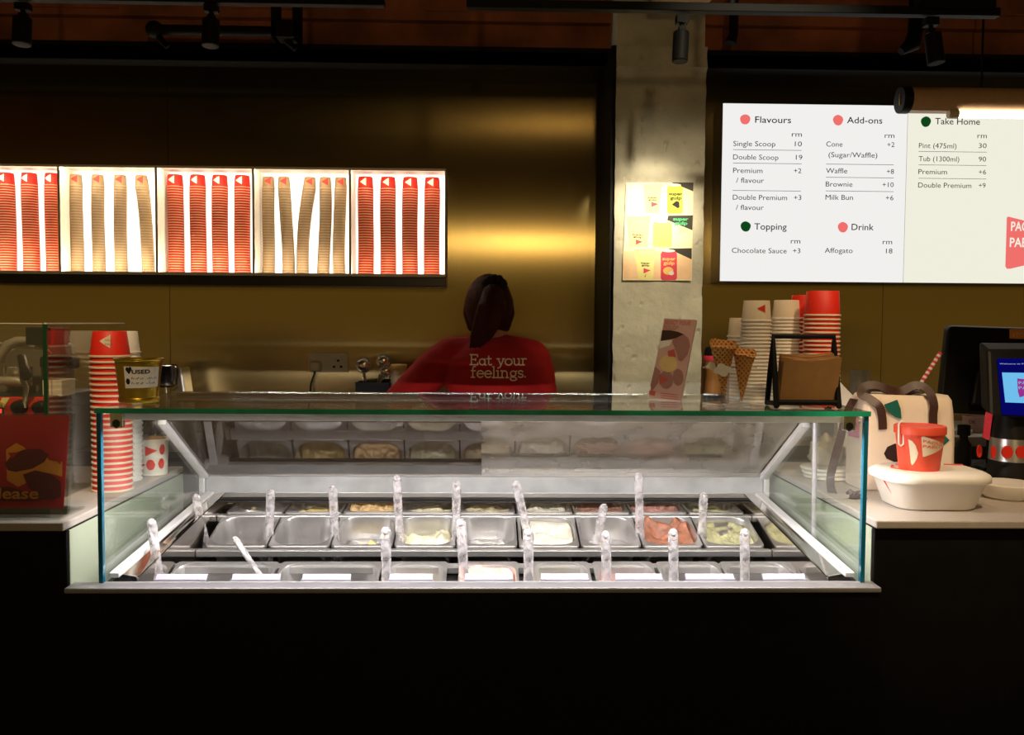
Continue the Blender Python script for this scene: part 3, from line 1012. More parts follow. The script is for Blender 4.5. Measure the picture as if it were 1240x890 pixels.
def stack(proto, top, x, y, z0, n, step, lean, label_fn, group, name):
    for k in range(n):                      # k = 0 at the bottom
        src = top if k == n - 1 else proto
        o = bpy.data.objects.new(name, src)
        col.objects.link(o)
        dx, dy = lean(k / max(1, n - 1))
        o.location = (x + dx, y + dy, z0 + k * step)
        o.rotation_euler = (0, 0, 0)
        WO[o.name] = o.location.copy()
        tag(o, label_fn(n - k), 'cup', group)


S36 = 3.69 / 1100
pr = cup_mesh('paper_cup', 0.050, 0.0295, 0.0315, ['cup_red', 'cup_redrim'])
prt = cup_mesh('paper_cup', 0.050, 0.0280, 0.0315, ['cup_red', 'cup_redrim', 'cream'], logo=(-0.020, 0.012, 0.006, 0.044, True))
pb = cup_mesh('paper_cup', 0.046, 0.0225, 0.0245, ['cup_beige', 'cup_beigerim'])
pbt = cup_mesh('paper_cup', 0.046, 0.0218, 0.0245, ['cup_beige', 'cup_beigerim', 'red'], logo=(-0.012, 0.012, 0.014, 0.042, True))
red_me, redt_me, bei_me, beit_me = pr.data, prt.data, pb.data, pbt.data
for o in (pr, prt, pb, pbt):
    bpy.data.objects.remove(o)
redx = {0: [9, 37, 65], 2: [213, 240, 266.5, 293.5], 4: [443, 470, 496.5, 523]}
beix = {1: [(93, 0, 0), (119, 0, 0), (146, 0, 0), (179, -7, 0)], 3: [(325, 0.5, 0), (349, -5, 0), (366, 9, 0), (391, 3, 2), (411, 2, -1)]}
ordn = {3: ['left', 'middle', 'right'], 4: ['first', 'second', 'third', 'fourth'], 5: ['first', 'second', 'third', 'fourth', 'fifth']}
zf = bz0 + 0.0045
NR, NB = 35, 33
for i in (2, 4):
    for s, cx in enumerate(redx[i]):
        pos = ordn[4][s]
        nm = 'middle' if i == 2 else 'far right'

        def lab(k, pos=pos, nm=nm):
            if k == 1:
                return 'topmost red paper cup with cream triangle, %s stack in the %s lit box' % (pos, nm)
            return 'red paper cup, %s from top, %s stack in the %s lit box' % (nth(k), pos, nm)
        stack(red_me, redt_me, P(cx, 270, 3.69).x, 3.69, zf, NR, 0.01015, lambda t, s=s: (0.001 * math.sin(5 * t + s), 0), lab, 'red paper cups stacked in the lit boxes', 'paper_cup')
for i in (1, 3):
    for s, (cx, topdx, bow) in enumerate(beix[i]):
        pos = ordn[len(beix[i])][s]
        nm = 'second' if i == 1 else 'fourth'

        def lab(k, pos=pos, nm=nm):
            if k == 1:
                return 'topmost beige paper cup with red triangle, %s stack in the %s lit box' % (pos, nm)
            return 'beige paper cup, %s from top, %s stack in the %s lit box' % (nth(k), pos, nm)
        stack(bei_me, beit_me, P(cx, 270, 3.69).x, 3.69, zf, NB, 0.0108, lambda t, topdx=topdx, bow=bow, s=s: ((topdx * t * t + bow * math.sin(PI * t)) * S36 + 0.0012 * math.sin(6 * t + s), 0), lab, 'beige paper cups stacked in the lit boxes', 'kraft_cup')
# the remaining red stacks at the edge of the frame, one object
m = MB()
for s, cx in enumerate(redx[0]):
    for k in range(NR):
        src = redt_me if k == NR - 1 else red_me
        tmp = bmesh.new()
        tmp.from_mesh(src)
        off = Vector((P(cx, 270, 3.69).x + 0.0015 * math.sin(4 * k / NR + s), 3.69, zf + k * 0.01015))
        bmesh.ops.translate(tmp, vec=off, verts=tmp.verts)
        me = bpy.data.meshes.new('tmp')
        tmp.to_mesh(me)
        tmp.free()
        m.bm.from_mesh(me)
        bpy.data.meshes.remove(me)
o = m.build('paper_cup_stacks', ['cup_red', 'cup_redrim', 'cream'], origin=(P(37, 270, 3.69).x, 3.69, zf), smooth=50)
tag(o, 'red paper cups stacked in the far left lit box', 'cups', 'red paper cups stacked in the lit boxes')
o['kind'] = 'stuff'

# ------------------------------------------------------------------ menu boards
MF = 3.60
mx = [P(873.5, 230, MF).x, P(1097, 230, MF).x]
mx.append(mx[1] + 0.76)
mz1 = (P(875, 124, MF).z + P(1240, 131, MF).z) / 2
mz0 = (P(872, 340, MF).z + P(1240, 343.5, MF).z) / 2


def zp(zx, zy):                 # position on the boards
    return P(860 + zx / 3.263, 110 + zy / 3.263, MF)


ZU = 1 / 3.263 * MF / FPX
boards = []
for i in range(2):
    x0, x1 = mx[i] + 0.0005, mx[i + 1] - 0.0005
    t = thing('menu_board', ['backlit white menu board listing flavours and add-ons beside the pillar', 'backlit white menu board with take home prices and coral logo, partly behind lamp'][i], 'menu board', ((x0 + x1) / 2, 3.67, mz0), 'backlit menu boards')
    m = MB()
    m.box(x0, x1, MF + 0.004, WY - 0.002, mz0 - 0.003, mz1 + 0.003)
    m.build('light_case', 'darksteel', t)
    boards.append(MB().box(x0 + 0.001, x1 - 0.001, MF, MF + 0.004, mz0, mz1).build('panel', 'menu_a' if i == 0 else 'menu_b', t))
TXT = [[("Flavours", 177, 320, 126, 25), ("rm", 322, 362, 181, 20), ("Single Scoop", 91, 258, 218, 20), ("10", 334, 362, 219, 19), ("Double Scoop", 90, 270, 271, 20), ("19", 338, 364, 272, 19), ("Premium", 90, 207, 324, 20), ("+2", 330, 360, 325, 19), ("/ flavour", 102, 213, 363, 20),
        ("Double Premium", 89, 305, 430, 20), ("+3", 330, 360, 431, 19), ("/ flavour", 101, 212, 470, 20), ("Topping", 174, 303, 548, 25), ("rm", 318, 356, 603, 20), ("Chocolate Sauce", 85, 304, 640, 20), ("+3", 326, 356, 641, 19),
        ("Add-ons", 540, 681, 128, 25), ("rm", 689, 728, 186, 20), ("Cone", 458, 523, 220, 20), ("+2", 699, 728, 222, 19), ("(Sugar/Waffle)", 467, 662, 262, 20), ("Waffle", 457, 542, 325, 20), ("+8", 697, 726, 328, 19), ("Brownie", 456, 563, 378, 20), ("+10", 680, 725, 380, 19), ("Milk Bun", 455, 565, 430, 20), ("+6", 693, 724, 432, 19),
        ("Drink", 558, 647, 550, 25), ("rm", 681, 719, 606, 20), ("Affogato", 452, 564, 640, 20), ("18", 694, 720, 642, 19)],
       [("Take Home", 888, 1068, 132, 25), ("rm", 1055, 1093, 187, 20), ("Pint (475ml)", 824, 975, 226, 20), ("30", 1060, 1092, 226, 19), ("Tub (1300ml)", 823, 986, 278, 20), ("90", 1060, 1090, 279, 19), ("Premium", 822, 937, 329, 20), ("+6", 1060, 1090, 330, 19), ("Double Premium", 821, 1035, 382, 20), ("+9", 1060, 1088, 383, 19)]]
RUL = [[(90, 361, 234), (90, 361, 287), (88, 358, 395), (458, 725, 291), (457, 725, 343), (456, 724, 397)], [(823, 1092, 241), (823, 1092, 294), (822, 1090, 347)]]
DOT = [[(138, 113, 20, 0), (505, 116, 20, 0), (140, 536, 20, 1), (524, 539, 20, 0)], [(852, 122, 20, 1)]]
for i in range(2):
    for s, a, b, y, ch in TXT[i]:
        p = zp(a, y)
        MB().text(s, planar((p.x, MF - 0.001, p.z), X3, Z3), (b - a) * ZU, ch * ZU, bold=0.006 if ch > 22 else 0.0).build('heading' if ch > 22 else 'price' if s[0] in '+1239' and s[-1].isdigit() else 'item_text', 'menu_text', boards[i], fix=False)
    for a, b, y in RUL[i]:
        p, q = zp(a, y), zp(b, y)
        zz = (p.z + q.z) / 2
        m = MB()
        m.face([(p.x, MF - 0.001, zz - 0.0009), (q.x, MF - 0.001, zz - 0.0009), (q.x, MF - 0.001, zz + 0.0009), (p.x, MF - 0.001, zz + 0.0009)])
        m.build('divider_line', 'menu_line', boards[i], fix=False)
    for a, y, r, c in DOT[i]:
        m = MB()
        p = zp(a, y)
        n = 26
        m.prism([(p.x + r * ZU * (1 + 0.05 * math.sin(3 * q)) * math.cos(q), MF - 0.0012, p.z + r * ZU * (1 + 0.04 * math.cos(2 * q + a)) * math.sin(q)) for q in [2 * PI * k / n for k in range(n)]], (0, 0.001, 0))
        m.build('heading_dot', 'menu_green' if c else 'menu_coral', boards[i])
m = MB()
pts = [(1172, 500), (1178, 497), (1300, 528), (1330, 560), (1330, 600), (1300, 640), (1240, 690), (1185, 703), (1172, 703), (1166, 694)]
m.prism([(zp(a, b).x, MF - 0.0012, zp(a, b).z) for a, b in pts], (0, 0.001, 0), 0)
for s, a, b, y in (("PAOLO", 1187, 1310, 553), ("PABLO", 1182, 1308, 616)):
    p = zp(a, y)
    m.text(s, planar((p.x, MF - 0.002, p.z), X3, Z3), (b - a) * ZU, 36 * ZU, 1, bold=0.02)
m.build('logo', ['menu_coral', 'menu_white'], boards[1])

# tubular lamp in front of the menu
LD = 3.30
la = P(1098, 122, LD)
t = thing('tube_lamp', 'tan tubular lamp with a glowing tube hanging before the menu boards', 'lamp', (la.x + 0.6, LD, la.z))
R = 15.5 * LD / FPX
lx0, lx1 = P(1089, 122, LD).x, P(1089, 122, LD).x + 1.05
lz = P(1160, 122, LD).z
m = MB()
n = 20
arc_ = [math.radians(-60 + 300 * k / (n - 1)) for k in range(n)]
m.prism([(lx0 + 0.03, LD + R * math.cos(a), lz + R * math.sin(a)) for a in arc_] + [(lx0 + 0.03, LD + (R - 0.004) * math.cos(a), lz + (R - 0.004) * math.sin(a)) for a in reversed(arc_)], (lx1 - lx0 - 0.03, 0, 0))
m.build('housing', 'tan', t, smooth=50)
m = MB()
m.cyl((lx0, LD, lz), (lx0 + 0.034, LD, lz), R + 0.002, n=28)
m.build('end_cap', 'blackp', t, smooth=50, bevel=0.003)
MB().box(lx0 - 0.003, lx0 + 0.002, LD - 0.01, LD - 0.004, lz - 0.02, lz + 0.02).build('cap_badge', 'gold', t)
m = MB()
ta = P(1158, 141, LD - 0.02)
m.box(lx0 + 0.034, lx1, LD - 0.024, LD + 0.024, lz - R * 0.90, lz - R * 0.80)
m.build('reflector', 'tan', t)
m = MB()
m.cyl((ta.x - 0.03, LD - 0.02, lz - R * 1.12), (ta.x + 0.005, LD - 0.02, lz - R * 1.12), 0.017)
m.build('tube_socket', 'cream', t, smooth=50, bevel=0.002)
MB().cyl((ta.x + 0.005, LD - 0.02, lz - R * 1.12), (lx1 - 0.02, LD - 0.02, lz - R * 1.12), 0.0135).build('tube', 'tube', t, smooth=50)
for xx in (lx0 + 0.3, lx1 - 0.15):
    MB().cyl((xx, LD, lz + R - 0.004), (xx, LD, 3.05), 0.004).build('hanger', 'blackm', t)

# ------------------------------------------------------------------ things on the left counter
def cone_wrap(cx, cy, z0, r0, r1, h, ang0=0.0, off=0.0008):
    def fn(u, v):
        r = r0 + (r1 - r0) * v / h + off
        a = -PI / 2 + ang0 + u / ((r0 + r1) / 2)
        return Vector((cx + r * math.cos(a), cy + r * math.sin(a), z0 + v))
    return fn


def patch(mb, fn, pts, mi=0, sub=6):
    """polygon in (u, v), split finely so that it follows a curved surface"""
    us_ = [p[0] for p in pts]
    u0, u1 = min(us_), max(us_)
    N = sub

    def span(u):
        ys = []
        for i in range(len(pts)):
            (a, b), (c, d) = pts[i], pts[(i + 1) % len(pts)]
            if (a - u) * (c - u) <= 0 and abs(c - a) > 1e-9:
                ys.append(b + (d - b) * (u - a) / (c - a))
        return (min(ys), max(ys)) if ys else None
    for k in range(N):
        ua, ub = u0 + (u1 - u0) * (k + 0.001) / N, u0 + (u1 - u0) * (k + 0.999) / N
        A, B = span(ua), span(ub)
        if A and B:
            mb.face([fn(ua, A[0]), fn(ub, B[0]), fn(ub, B[1]), fn(ua, A[1])], mi)


def ell(cx, cy, rx, ry, n=20):
    return [(cx + rx * math.cos(2 * PI * k / n), cy + ry * math.sin(2 * PI * k / n)) for k in range(n)]


# tall stacks of big cups
bigr = cup_mesh('ice_cream_tub', 0.060, 0.0420, 0.0480, ['red', 'cream'], lip=0.0026, n=32)
big_me = bigr.data
bpy.data.objects.remove(bigr)
m = MB()
tub_top = cup_mesh('ice_cream_tub', 0.066, 0.0405, 0.0480, ['red', 'cream', 'cream'], lip=0.0026, logo=(-0.008, 0.024, 0.018, 0.058, True), n=32)
# lettering in the pale triangle
bt = MB()
bt.bm.from_mesh(tub_top.data)
fnw = cone_wrap(0, 0, 0, 0.0480, 0.0405, 0.066, 0, 0.0012)
for s, u, v, ww in (("PAOLO", 0.006, 0.041, 0.016), ("PABLO", 0.006, 0.031, 0.016)):
    bt.text(s, lambda a, b, u=u, v=v: fnw(u + a, v + b), ww, 0.005, 3)
o = bt.build('ice_cream_tub', ['red', 'cream', 'cream', 'menu_text'], smooth=50)
bigtop_me = o.data
bpy.data.objects.remove(o)
bpy.data.objects.remove(tub_top)
wb = cup_mesh('ice_cream_tub', 0.060, 0.0420, 0.0480, ['white', 'white'], lip=0.0026, n=32)
whitebig = wb.data
bpy.data.objects.remove(wb)


def lab_red(k):
    return 'red ice cream tub with pale triangle, topmost of the tall stack left of the case' if k == 1 else 'red ice cream tub, %s from top of the tall stack left of the glass case' % nth(k)


def lab_white(k):
    return 'white ice cream tub, %s from top of the stack behind the tall red one' % nth(k)


sx = P(136.5, 590, 2.355)
stack(big_me, bigtop_me, sx.x, 2.355, CZ + 0.0005, 25, 0.0143, lambda t: (0.002 * math.sin(4 * t), 0), lab_red, 'red ice cream tubs in the tall stack', 'ice_cream_tub')
sx2 = P(149, 590, 2.50)
stack(whitebig, whitebig, sx2.x, 2.50, CZ + 0.0005, 26, 0.0139, lambda t: (0.003 * math.sin(3 * t), 0), lab_white, 'white ice cream tubs behind the red stack', 'ice_cream_tub')

# white tub with red fruit pattern
tc = P(186, 575, 2.60)
t = thing('paper_tub', 'white paper tub printed with red fruit shapes, behind the white tub stack', 'tub', (tc.x, 2.60, CZ))
MB().lathe([(0.036, 0), (0.0375, 0.001), (0.042, 0.098), (0.0435, 0.099), (0.0435, 0.103), (0.041, 0.103), (0.0362, 0.004), (0.002, 0.004)], (tc.x, 2.60, CZ), 32).build('body', 'white', t, smooth=50)
fn = cone_wrap(tc.x, 2.60, CZ, 0.0375, 0.042, 0.098, 0.05)
m = MB()
patch(m, fn, ell(-0.030, 0.070, 0.013, 0.015))
patch(m, fn, [(-0.010, 0.086), (-0.010, 0.056), (0.022, 0.072)])
patch(m, fn, ell(0.036, 0.074, 0.009, 0.015))
patch(m, fn, [(-0.034, 0.020), (-0.034, 0.046), (-0.010, 0.032)])
patch(m, fn, ell(0.004, 0.032, 0.013, 0.015))
patch(m, fn, ell(0.034, 0.034, 0.010, 0.015))
m.build('fruit_print', 'red', t)
MB().ball((tc.x, 2.60, CZ + 0.100), 0.038, 1, 1, 0.25).build('filling', 'kraft', t, smooth='all')

# sneeze guard of clear sheets round the espresso machine
gxp = -1.045
t = thing('sneeze_guard', 'clear glass guard standing around the espresso machine on the left counter', 'glass screen', (gxp, 2.4, CZ))
ztop = P(157, 392, 2.64).z
MB().box(gxp - 0.004, gxp + 0.004, 2.18, 2.64, CZ, ztop).build('glass_sheet', 'guard', t)
MB().box(gxp - 0.0045, gxp + 0.0045, 2.174, 2.180, CZ, ztop).build('cut_edge', mat('cut_edge_green', rgb(20, 64, 34), 0.3), t)
MB().box(gxp - 0.004, gxp + 0.004, 2.18, 2.64, ztop, ztop + 0.003).build('top_edge', 'rail', t)
MB().box(gxp - 0.62, gxp - 0.006, 2.176, 2.182, CZ, ztop).build('glass_sheet', 'guard', t)
MB().box(gxp - 0.62, gxp - 0.006, 2.176, 2.182, ztop, ztop + 0.002).build('top_edge', 'rail', t)

# espresso machine
EM = 2.34
t = thing('espresso_machine', 'chrome espresso machine with red control panel behind the glass guard', 'espresso machine', (P(10, 480, EM).x, 2.5, CZ))


def E(px, py, d=EM):
    return P(px, py, d)


a, b = E(-60, 480), E(59, 501)
m = MB()
m.box(a.x, b.x, EM, EM + 0.30, b.z - 0.12, a.z)
m.build('lower_body', 'darksteel', t, bevel=0.006)
m = MB()
m.box(a.x, b.x, EM - 0.012, EM, b.z - 0.005, a.z)
m.build('control_panel', 'red', t, bevel=0.003)
y0 = EM - 0.0135
m = MB()
m.face([(E(-4, 483).x, y0, E(0, 500.5).z), (E(3, 483).x, y0, E(0, 500.5).z), (E(15, 483).x, y0, E(0, 481).z), (E(6, 483).x, y0, E(0, 481).z)])
m.build('yellow_stripe', 'yellow', t)
for px, py, r in ((28.5, 491.7, 0.0185), (52.8, 492, 0.0165)):
    c = E(px, py)
    m = MB()
    m.cyl((c.x, EM - 0.035, c.z), (c.x, EM - 0.012, c.z), r * 0.85, r, 24)
    m.box(c.x - 0.004, c.x + 0.004, EM - 0.040, EM - 0.033, c.z - r * 0.8, c.z + r * 0.8)
    m.build('knob', 'blackp', t, smooth=50)
c = E(3.6, 497)
m = MB()
m.box(c.x - 0.009, c.x + 0.009, EM - 0.016, EM - 0.012, c.z - 0.009, c.z + 0.009, 0)
m.box(c.x - 0.0055, c.x + 0.0055, EM - 0.019, EM - 0.0155, c.z - 0.0055, c.z + 0.0055, 1)
m.build('power_switch', ['blackp', 'button'], t)
c = E(4.5, 488)
MB().cyl((c.x, EM - 0.018, c.z), (c.x, EM - 0.012, c.z), 0.005).build('indicator', 'orange', t)
# back body, group and steam pipe
a, b = E(-50, 437, 2.50), E(60, 480, 2.50)
m = MB()
m.box(a.x, b.x, 2.50, 2.66, E(0, 480, 2.5).z - 0.05, E(0, 416, 2.5).z)
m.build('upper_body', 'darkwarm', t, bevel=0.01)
m = MB()
m.box(E(37, 460).x, E(48, 460).x, 2.40, 2.48, E(0, 480, 2.4).z, E(0, 460, 2.4).z)
m.box(E(49, 460).x, E(61, 460).x, 2.40, 2.48, E(0, 480, 2.4).z, E(0, 460, 2.4).z)
m.build('drip_tray_block', 'plate', t, bevel=0.002)
m = MB()
m.tube([E(-14, 452, 2.40), E(-6, 440, 2.40), E(2, 428, 2.40), E(10, 417, 2.40), E(20, 412.5, 2.40), E(34, 412, 2.40)], [0.009, 0.010, 0.011, 0.012, 0.011, 0.010], 14)
m.build('top_rail', 'warmsteel', t, smooth=True)
m = MB()
m.tube([E(5, 440, 2.42), E(8, 428, 2.42), E(16, 420, 2.42), E(40, 418.5, 2.42), E(52, 421, 2.42), E(60, 430, 2.42)], 0.008, 12)
m.build('side_rail', 'warmsteel', t, smooth=True)
m = MB()
m.cyl(E(26, 434, 2.36), E(30, 450, 2.30), 0.0125)
m.build('portafilter_collar', 'chrome', t, smooth=50)
m = MB()
m.cyl(E(30, 450, 2.30), E(31, 455, 2.28), 0.0128)
m.build('portafilter_handle', 'blackp', t, smooth=50)
m = MB()
m.tube([E(-12, 461, 2.34), E(8, 461, 2.34), E(22, 461.5, 2.34), E(29, 464, 2.34), E(32, 469, 2.33), E(30.5, 480, 2.32), E(29, 494, 2.315)], [0.011, 0.011, 0.0105, 0.008, 0.0065, 0.006, 0.005], 14)
m.build('steam_wand', 'warmsteel', t, smooth=True)
m = MB()
m.box(E(16, 444).x, E(64, 444).x, 2.47, 2.50, E(0, 446, 2.47).z, E(0, 431, 2.47).z)
m.build('group_head', 'blackp', t, bevel=0.008)
m = MB()
m.lathe([(0.034, 0), (0.036, 0.01), (0.036, 0.05), (0.030, 0.052)], (E(22, 455, 2.44).x, 2.44, E(22, 458, 2.44).z - 0.02), 24)
m.build('group_collar', 'chrome', t, smooth=50)
a, b = E(30, 396), E(57, 418)
m = MB()
m.box(a.x, b.x, EM, EM + 0.10, b.z, a.z)
m.build('cup_warmer_lid', 'blackp', t, bevel=0.004)
a, b = E(57.5, 397, 2.36), E(66, 418, 2.36)
m = MB()
m.box(a.x, b.x, 2.36, 2.44, b.z, a.z)
m.build('handle_block', 'maroon', t, bevel=0.002)

# red sign in a clear stand at the left edge
t = thing('counter_sign', 'dark red printed sign in a clear leaning stand on the left counter', 'sign', (P(40, 620, 2.06).x, 2.06, CZ))
bl_, br_ = P(-46, 616, 2.035), P(77, 616, 2.035)
up = (P(84, 503, 2.085) - br_)
rv = (br_ - bl_).normalized()
W_ = (br_ - bl_).length
H_ = up.length
uv = up.normalized()
nv = rv.cross(uv).normalized()
if nv.y > 0:
    nv = -nv


def sg(a, b, off=0.0):            # a, b as fractions of the card
    return bl_ + rv * (a * W_) + uv * (b * H_) + nv * off


_m = MB().prism([sg(0, 0), sg(1, 0), sg(1, 1), sg(0, 1)], -nv * 0.001)
card_ = _m.build('card', 'maroon', t)
m = MB()
n_ = 24


def sgpoly(m, pts, off, mi):
    m.face([sg((x + 46) / 123, (616 - y) / 113, off) for x, y in pts], mi)


sgpoly(m, [(2, 545), (14, 537), (24, 542), (36, 555), (50, 552), (56, 558), (72, 560), (73, 578), (60, 574), (40, 580), (20, 590), (6, 582)], 0.0006, 1)
sgpoly(m, [(2, 562), (10, 551), (24, 545), (44, 544), (55, 551), (50, 560), (36, 568), (16, 572), (6, 570)], 0.0010, 0)
sgpoly(m, [(25, 575), (40, 570), (58, 574), (72, 584), (73, 602), (64, 605), (46, 600), (32, 590)], 0.0010, 0)
sgpoly(m, [(62, 556), (71, 552), (70, 563)], 0.0012, 2)
sgpoly(m, [(5, 549), (18, 548), (10, 556)], 0.0012, 2)
sgpoly(m, [(-20, 590), (10, 590), (60, 604), (40, 607), (-20, 607)], 0.0008, 0)
m.text('please', lambda u, v: sg((-16 + 46) / 123 + u / W_, (616 - 604) / 113 + v / H_, 0.0016), 62 / 123 * W_, 0.024, 3, bold=0.02)
m.build('print', ['maroon2', 'ochre', 'maroon', 'ochre'], card_, fix=False)
m = MB()
m.prism([sg(-0.05, -0.06, 0.004), sg(1.05, -0.06, 0.004), sg(1.05, 1.02, 0.004), sg(-0.05, 1.02, 0.004)], nv * 0.003)
m.prism([sg(-0.05, -0.06, -0.006), sg(1.05, -0.06, -0.006), sg(1.05, 1.02, -0.006), sg(-0.05, 1.02, -0.006)], nv * 0.003)
fx0, fx1 = bl_.x - 0.01, br_.x + 0.01
m.box(fx0, fx1, 1.99, 2.12, CZ + 0.0005, CZ + 0.005)
m.prism([(fx0, 2.03, CZ + 0.005), (fx0, 2.046, CZ + 0.005), (fx0, 2.050, CZ + 0.022), (fx0, 2.032, CZ + 0.022)], (fx1 - fx0, 0, 0))
m.build('clear_stand', 'guard', t)

# gold pail with a handwritten label, on the glass top
gp = P(168.5, 489, 2.155)
gz = TZ + 0.0005
gxx, gyy = gp.x, 2.155
PK = 0.885
t = thing('gold_pail', 'small gold tin pail with handwritten white label on the glass top', 'pail', (gxx, gyy, gz))
m = MB()
m.lathe([(0.044, 0), (0.0455, 0.002), (0.0455, 0.009), (0.0435, 0.011), (0.0525, 0.0955), (0.0555, 0.0975), (0.0565, 0.0995), (0.0555, 0.102), (0.0515, 0.0995), (0.0425, 0.012), (0.002, 0.012)], (gxx, gyy, gz), 40, mis=[0, 0, 0, 0, 0, 0, 0, 0, 1, 1, 1])
m.build('body', ['gold', 'goldin'], t, smooth=50)
fn = cone_wrap(gxx, gyy, gz, 0.0425, 0.0527, 0.098, 0.42, 0.0009)
m = MB()
patch(m, fn, [(-0.034, 0.034), (0.046, 0.036), (0.046, 0.083), (-0.034, 0.085)], 0, 14)
pl_ = m.build('label', 'white', t)
m = MB()
fn2 = cone_wrap(gxx, gyy, gz, 0.0425, 0.0527, 0.098, 0.42, 0.0014)
m.text('USED', lambda u, v: fn2(-0.017 + u, 0.068 + v), 0.038, 0.009, 0, bold=0.03)
for v_, n_, sd in ((0.0545, 13, 1), (0.043, 12, 2)):      # two lines of illegible handwriting
    for k in range(n_):
        uu = -0.019 + k * 0.0046 + 0.0006 * math.sin(k * 3 + sd)
        if k == 6:
            continue
        hh_ = 0.0026 + 0.0012 * math.sin(k * 2.3 + sd)
        patch(m, fn2, [(uu, v_), (uu + 0.0012, v_ + 2 * hh_ * 0.8), (uu + 0.0022, v_ + 2 * hh_ * 0.8), (uu + 0.0010, v_)], 0, 3)
        patch(m, fn2, [(uu + 0.0008, v_ + hh_ * 0.7), (uu + 0.0036, v_ + hh_ * 1.1), (uu + 0.0036, v_ + hh_ * 1.1 + 0.0010), (uu + 0.0008, v_ + hh_ * 0.7 + 0.0010)], 0, 3)
patch(m, fn2, ell(-0.026, 0.078, 0.004, 0.005), 0, 6)
patch(m, fn2, ell(-0.020, 0.079, 0.0035, 0.005), 0, 6)
patch(m, fn2, [(-0.030, 0.077), (-0.0225, 0.066), (-0.017, 0.077)], 0, 6)
patch(m, fn2, ell(-0.026, 0.050, 0.005, 0.007), 0, 6)
m.build('handwriting', 'ink', pl_, fix=False)

# ------------------------------------------------------------------ back counter, left part
d = 3.56
sp = P(374, 427, WY), P(422, 451, WY)
t = thing('wall_socket', 'double cream wall socket with a plug in its left outlet', 'socket', ((sp[0].x + sp[1].x) / 2, WY, sp[1].z))
MB().box(sp[0].x, sp[1].x, WY - 0.010, WY - 0.0005, sp[1].z, sp[0].z).build('plate', 'plate', t, bevel=0.003)
m = MB()
for px, py in ((410, 436.5), (405, 444), (413.5, 444)):
    c = P(px, py, WY)
    m.box(c.x - 0.005, c.x + 0.005, WY - 0.0112, WY - 0.0095, c.z - 0.0045, c.z + 0.0045)
m.build('pin_hole', 'blackp', t)
for px in (392, 416):
    c = P(px, 433, WY)
    MB().box(c.x - 0.006, c.x + 0.006, WY - 0.0135, WY - 0.009, c.z - 0.009, c.z + 0.009).build('switch', 'plate', t, bevel=0.002)
c = P(383.5, 443, WY)
t = thing('power_plug', 'cream power plug with black cord in the wall socket', 'plug', (c.x, WY - 0.011, c.z))
m = MB()
m.loft([rrect(0.046, 0.044, 0.008, 0, 4), rrect(0.046, 0.044, 0.008, 0.012, 4), rrect(0.034, 0.030, 0.008, 0.030, 4)])
m.move(Matrix.Translation((c.x, WY - 0.0115, c.z)) @ Matrix.Rotation(PI / 2, 4, 'X'))
m.build('plug_body', 'plate', t, smooth=50)
m = MB()
m.tube([(c.x - 0.002, WY - 0.025, c.z - 0.018), P(380, 455, WY - 0.03), P(376.5, 465, WY - 0.03), P(375.5, 478, WY - 0.04), P(372, 510, WY - 0.05), Vector((P(371, 510, WY).x, WY - 0.06, 0.952))], 0.0042, 8)
m.build('cord', 'blackp', t, smooth=True)

# black holder with ice cream scoops
c = P(453, 478, d)
t = thing('utensil_caddy', 'black square utensil caddy on the steel back counter', 'caddy', (c.x, d, 0.95))
hw = 0.066
ht = P(453, 462, d).z
m = MB()
m.box(c.x - hw, c.x + hw, d - 0.05, d - 0.046, 0.9505, ht)
m.box(c.x - hw, c.x + hw, d + 0.046, d + 0.05, 0.9505, ht)
m.box(c.x - hw, c.x - hw + 0.004, d - 0.046, d + 0.046, 0.9505, ht)
m.box(c.x + hw - 0.004, c.x + hw, d - 0.046, d + 0.046, 0.9505, ht)
m.box(c.x - hw, c.x + hw, d - 0.05, d + 0.05, 0.9505, 0.955)
m.build('box', 'blackp', t, bevel=0.0015)
for px, py, rr, bx2, lab in ((440, 442, 10, 443, 'chrome ice cream scoop with round bowl, leftmost in the black caddy'), (464, 437, 8.5, 456, 'chrome ice cream scoop, topmost of those in the black caddy'), (467, 449, 8, 452, 'chrome ice cream scoop leaning at the right of the black caddy')):
    p = P(px, py, d)
    q = P(bx2, 476, d)
    t2 = thing('ice_cream_scoop', lab, 'scoop', (q.x, d, 0.957), 'scoops in the black caddy')
    r = rr * d / FPX
    dr = (q - p).normalized()
    m = MB()
    m.ball(p, r, 1, 0.75, 1, 20)
    m.tube([p + Vector((0, -r * 0.70, 0)) + Vector((r * 0.85 * math.cos(a), 0, r * 0.85 * math.sin(a))) for a in [2 * PI * k / 20 for k in range(21)]], 0.0025, 6)
    m.build('bowl', 'chrome', t2, smooth='all')
    m = MB()
    m.tube([p + dr * r * 0.8, q, Vector((q.x, d, 0.962))], [0.0065, 0.007, 0.008], 10)
    m.build('handle', 'chrome', t2, smooth='all')
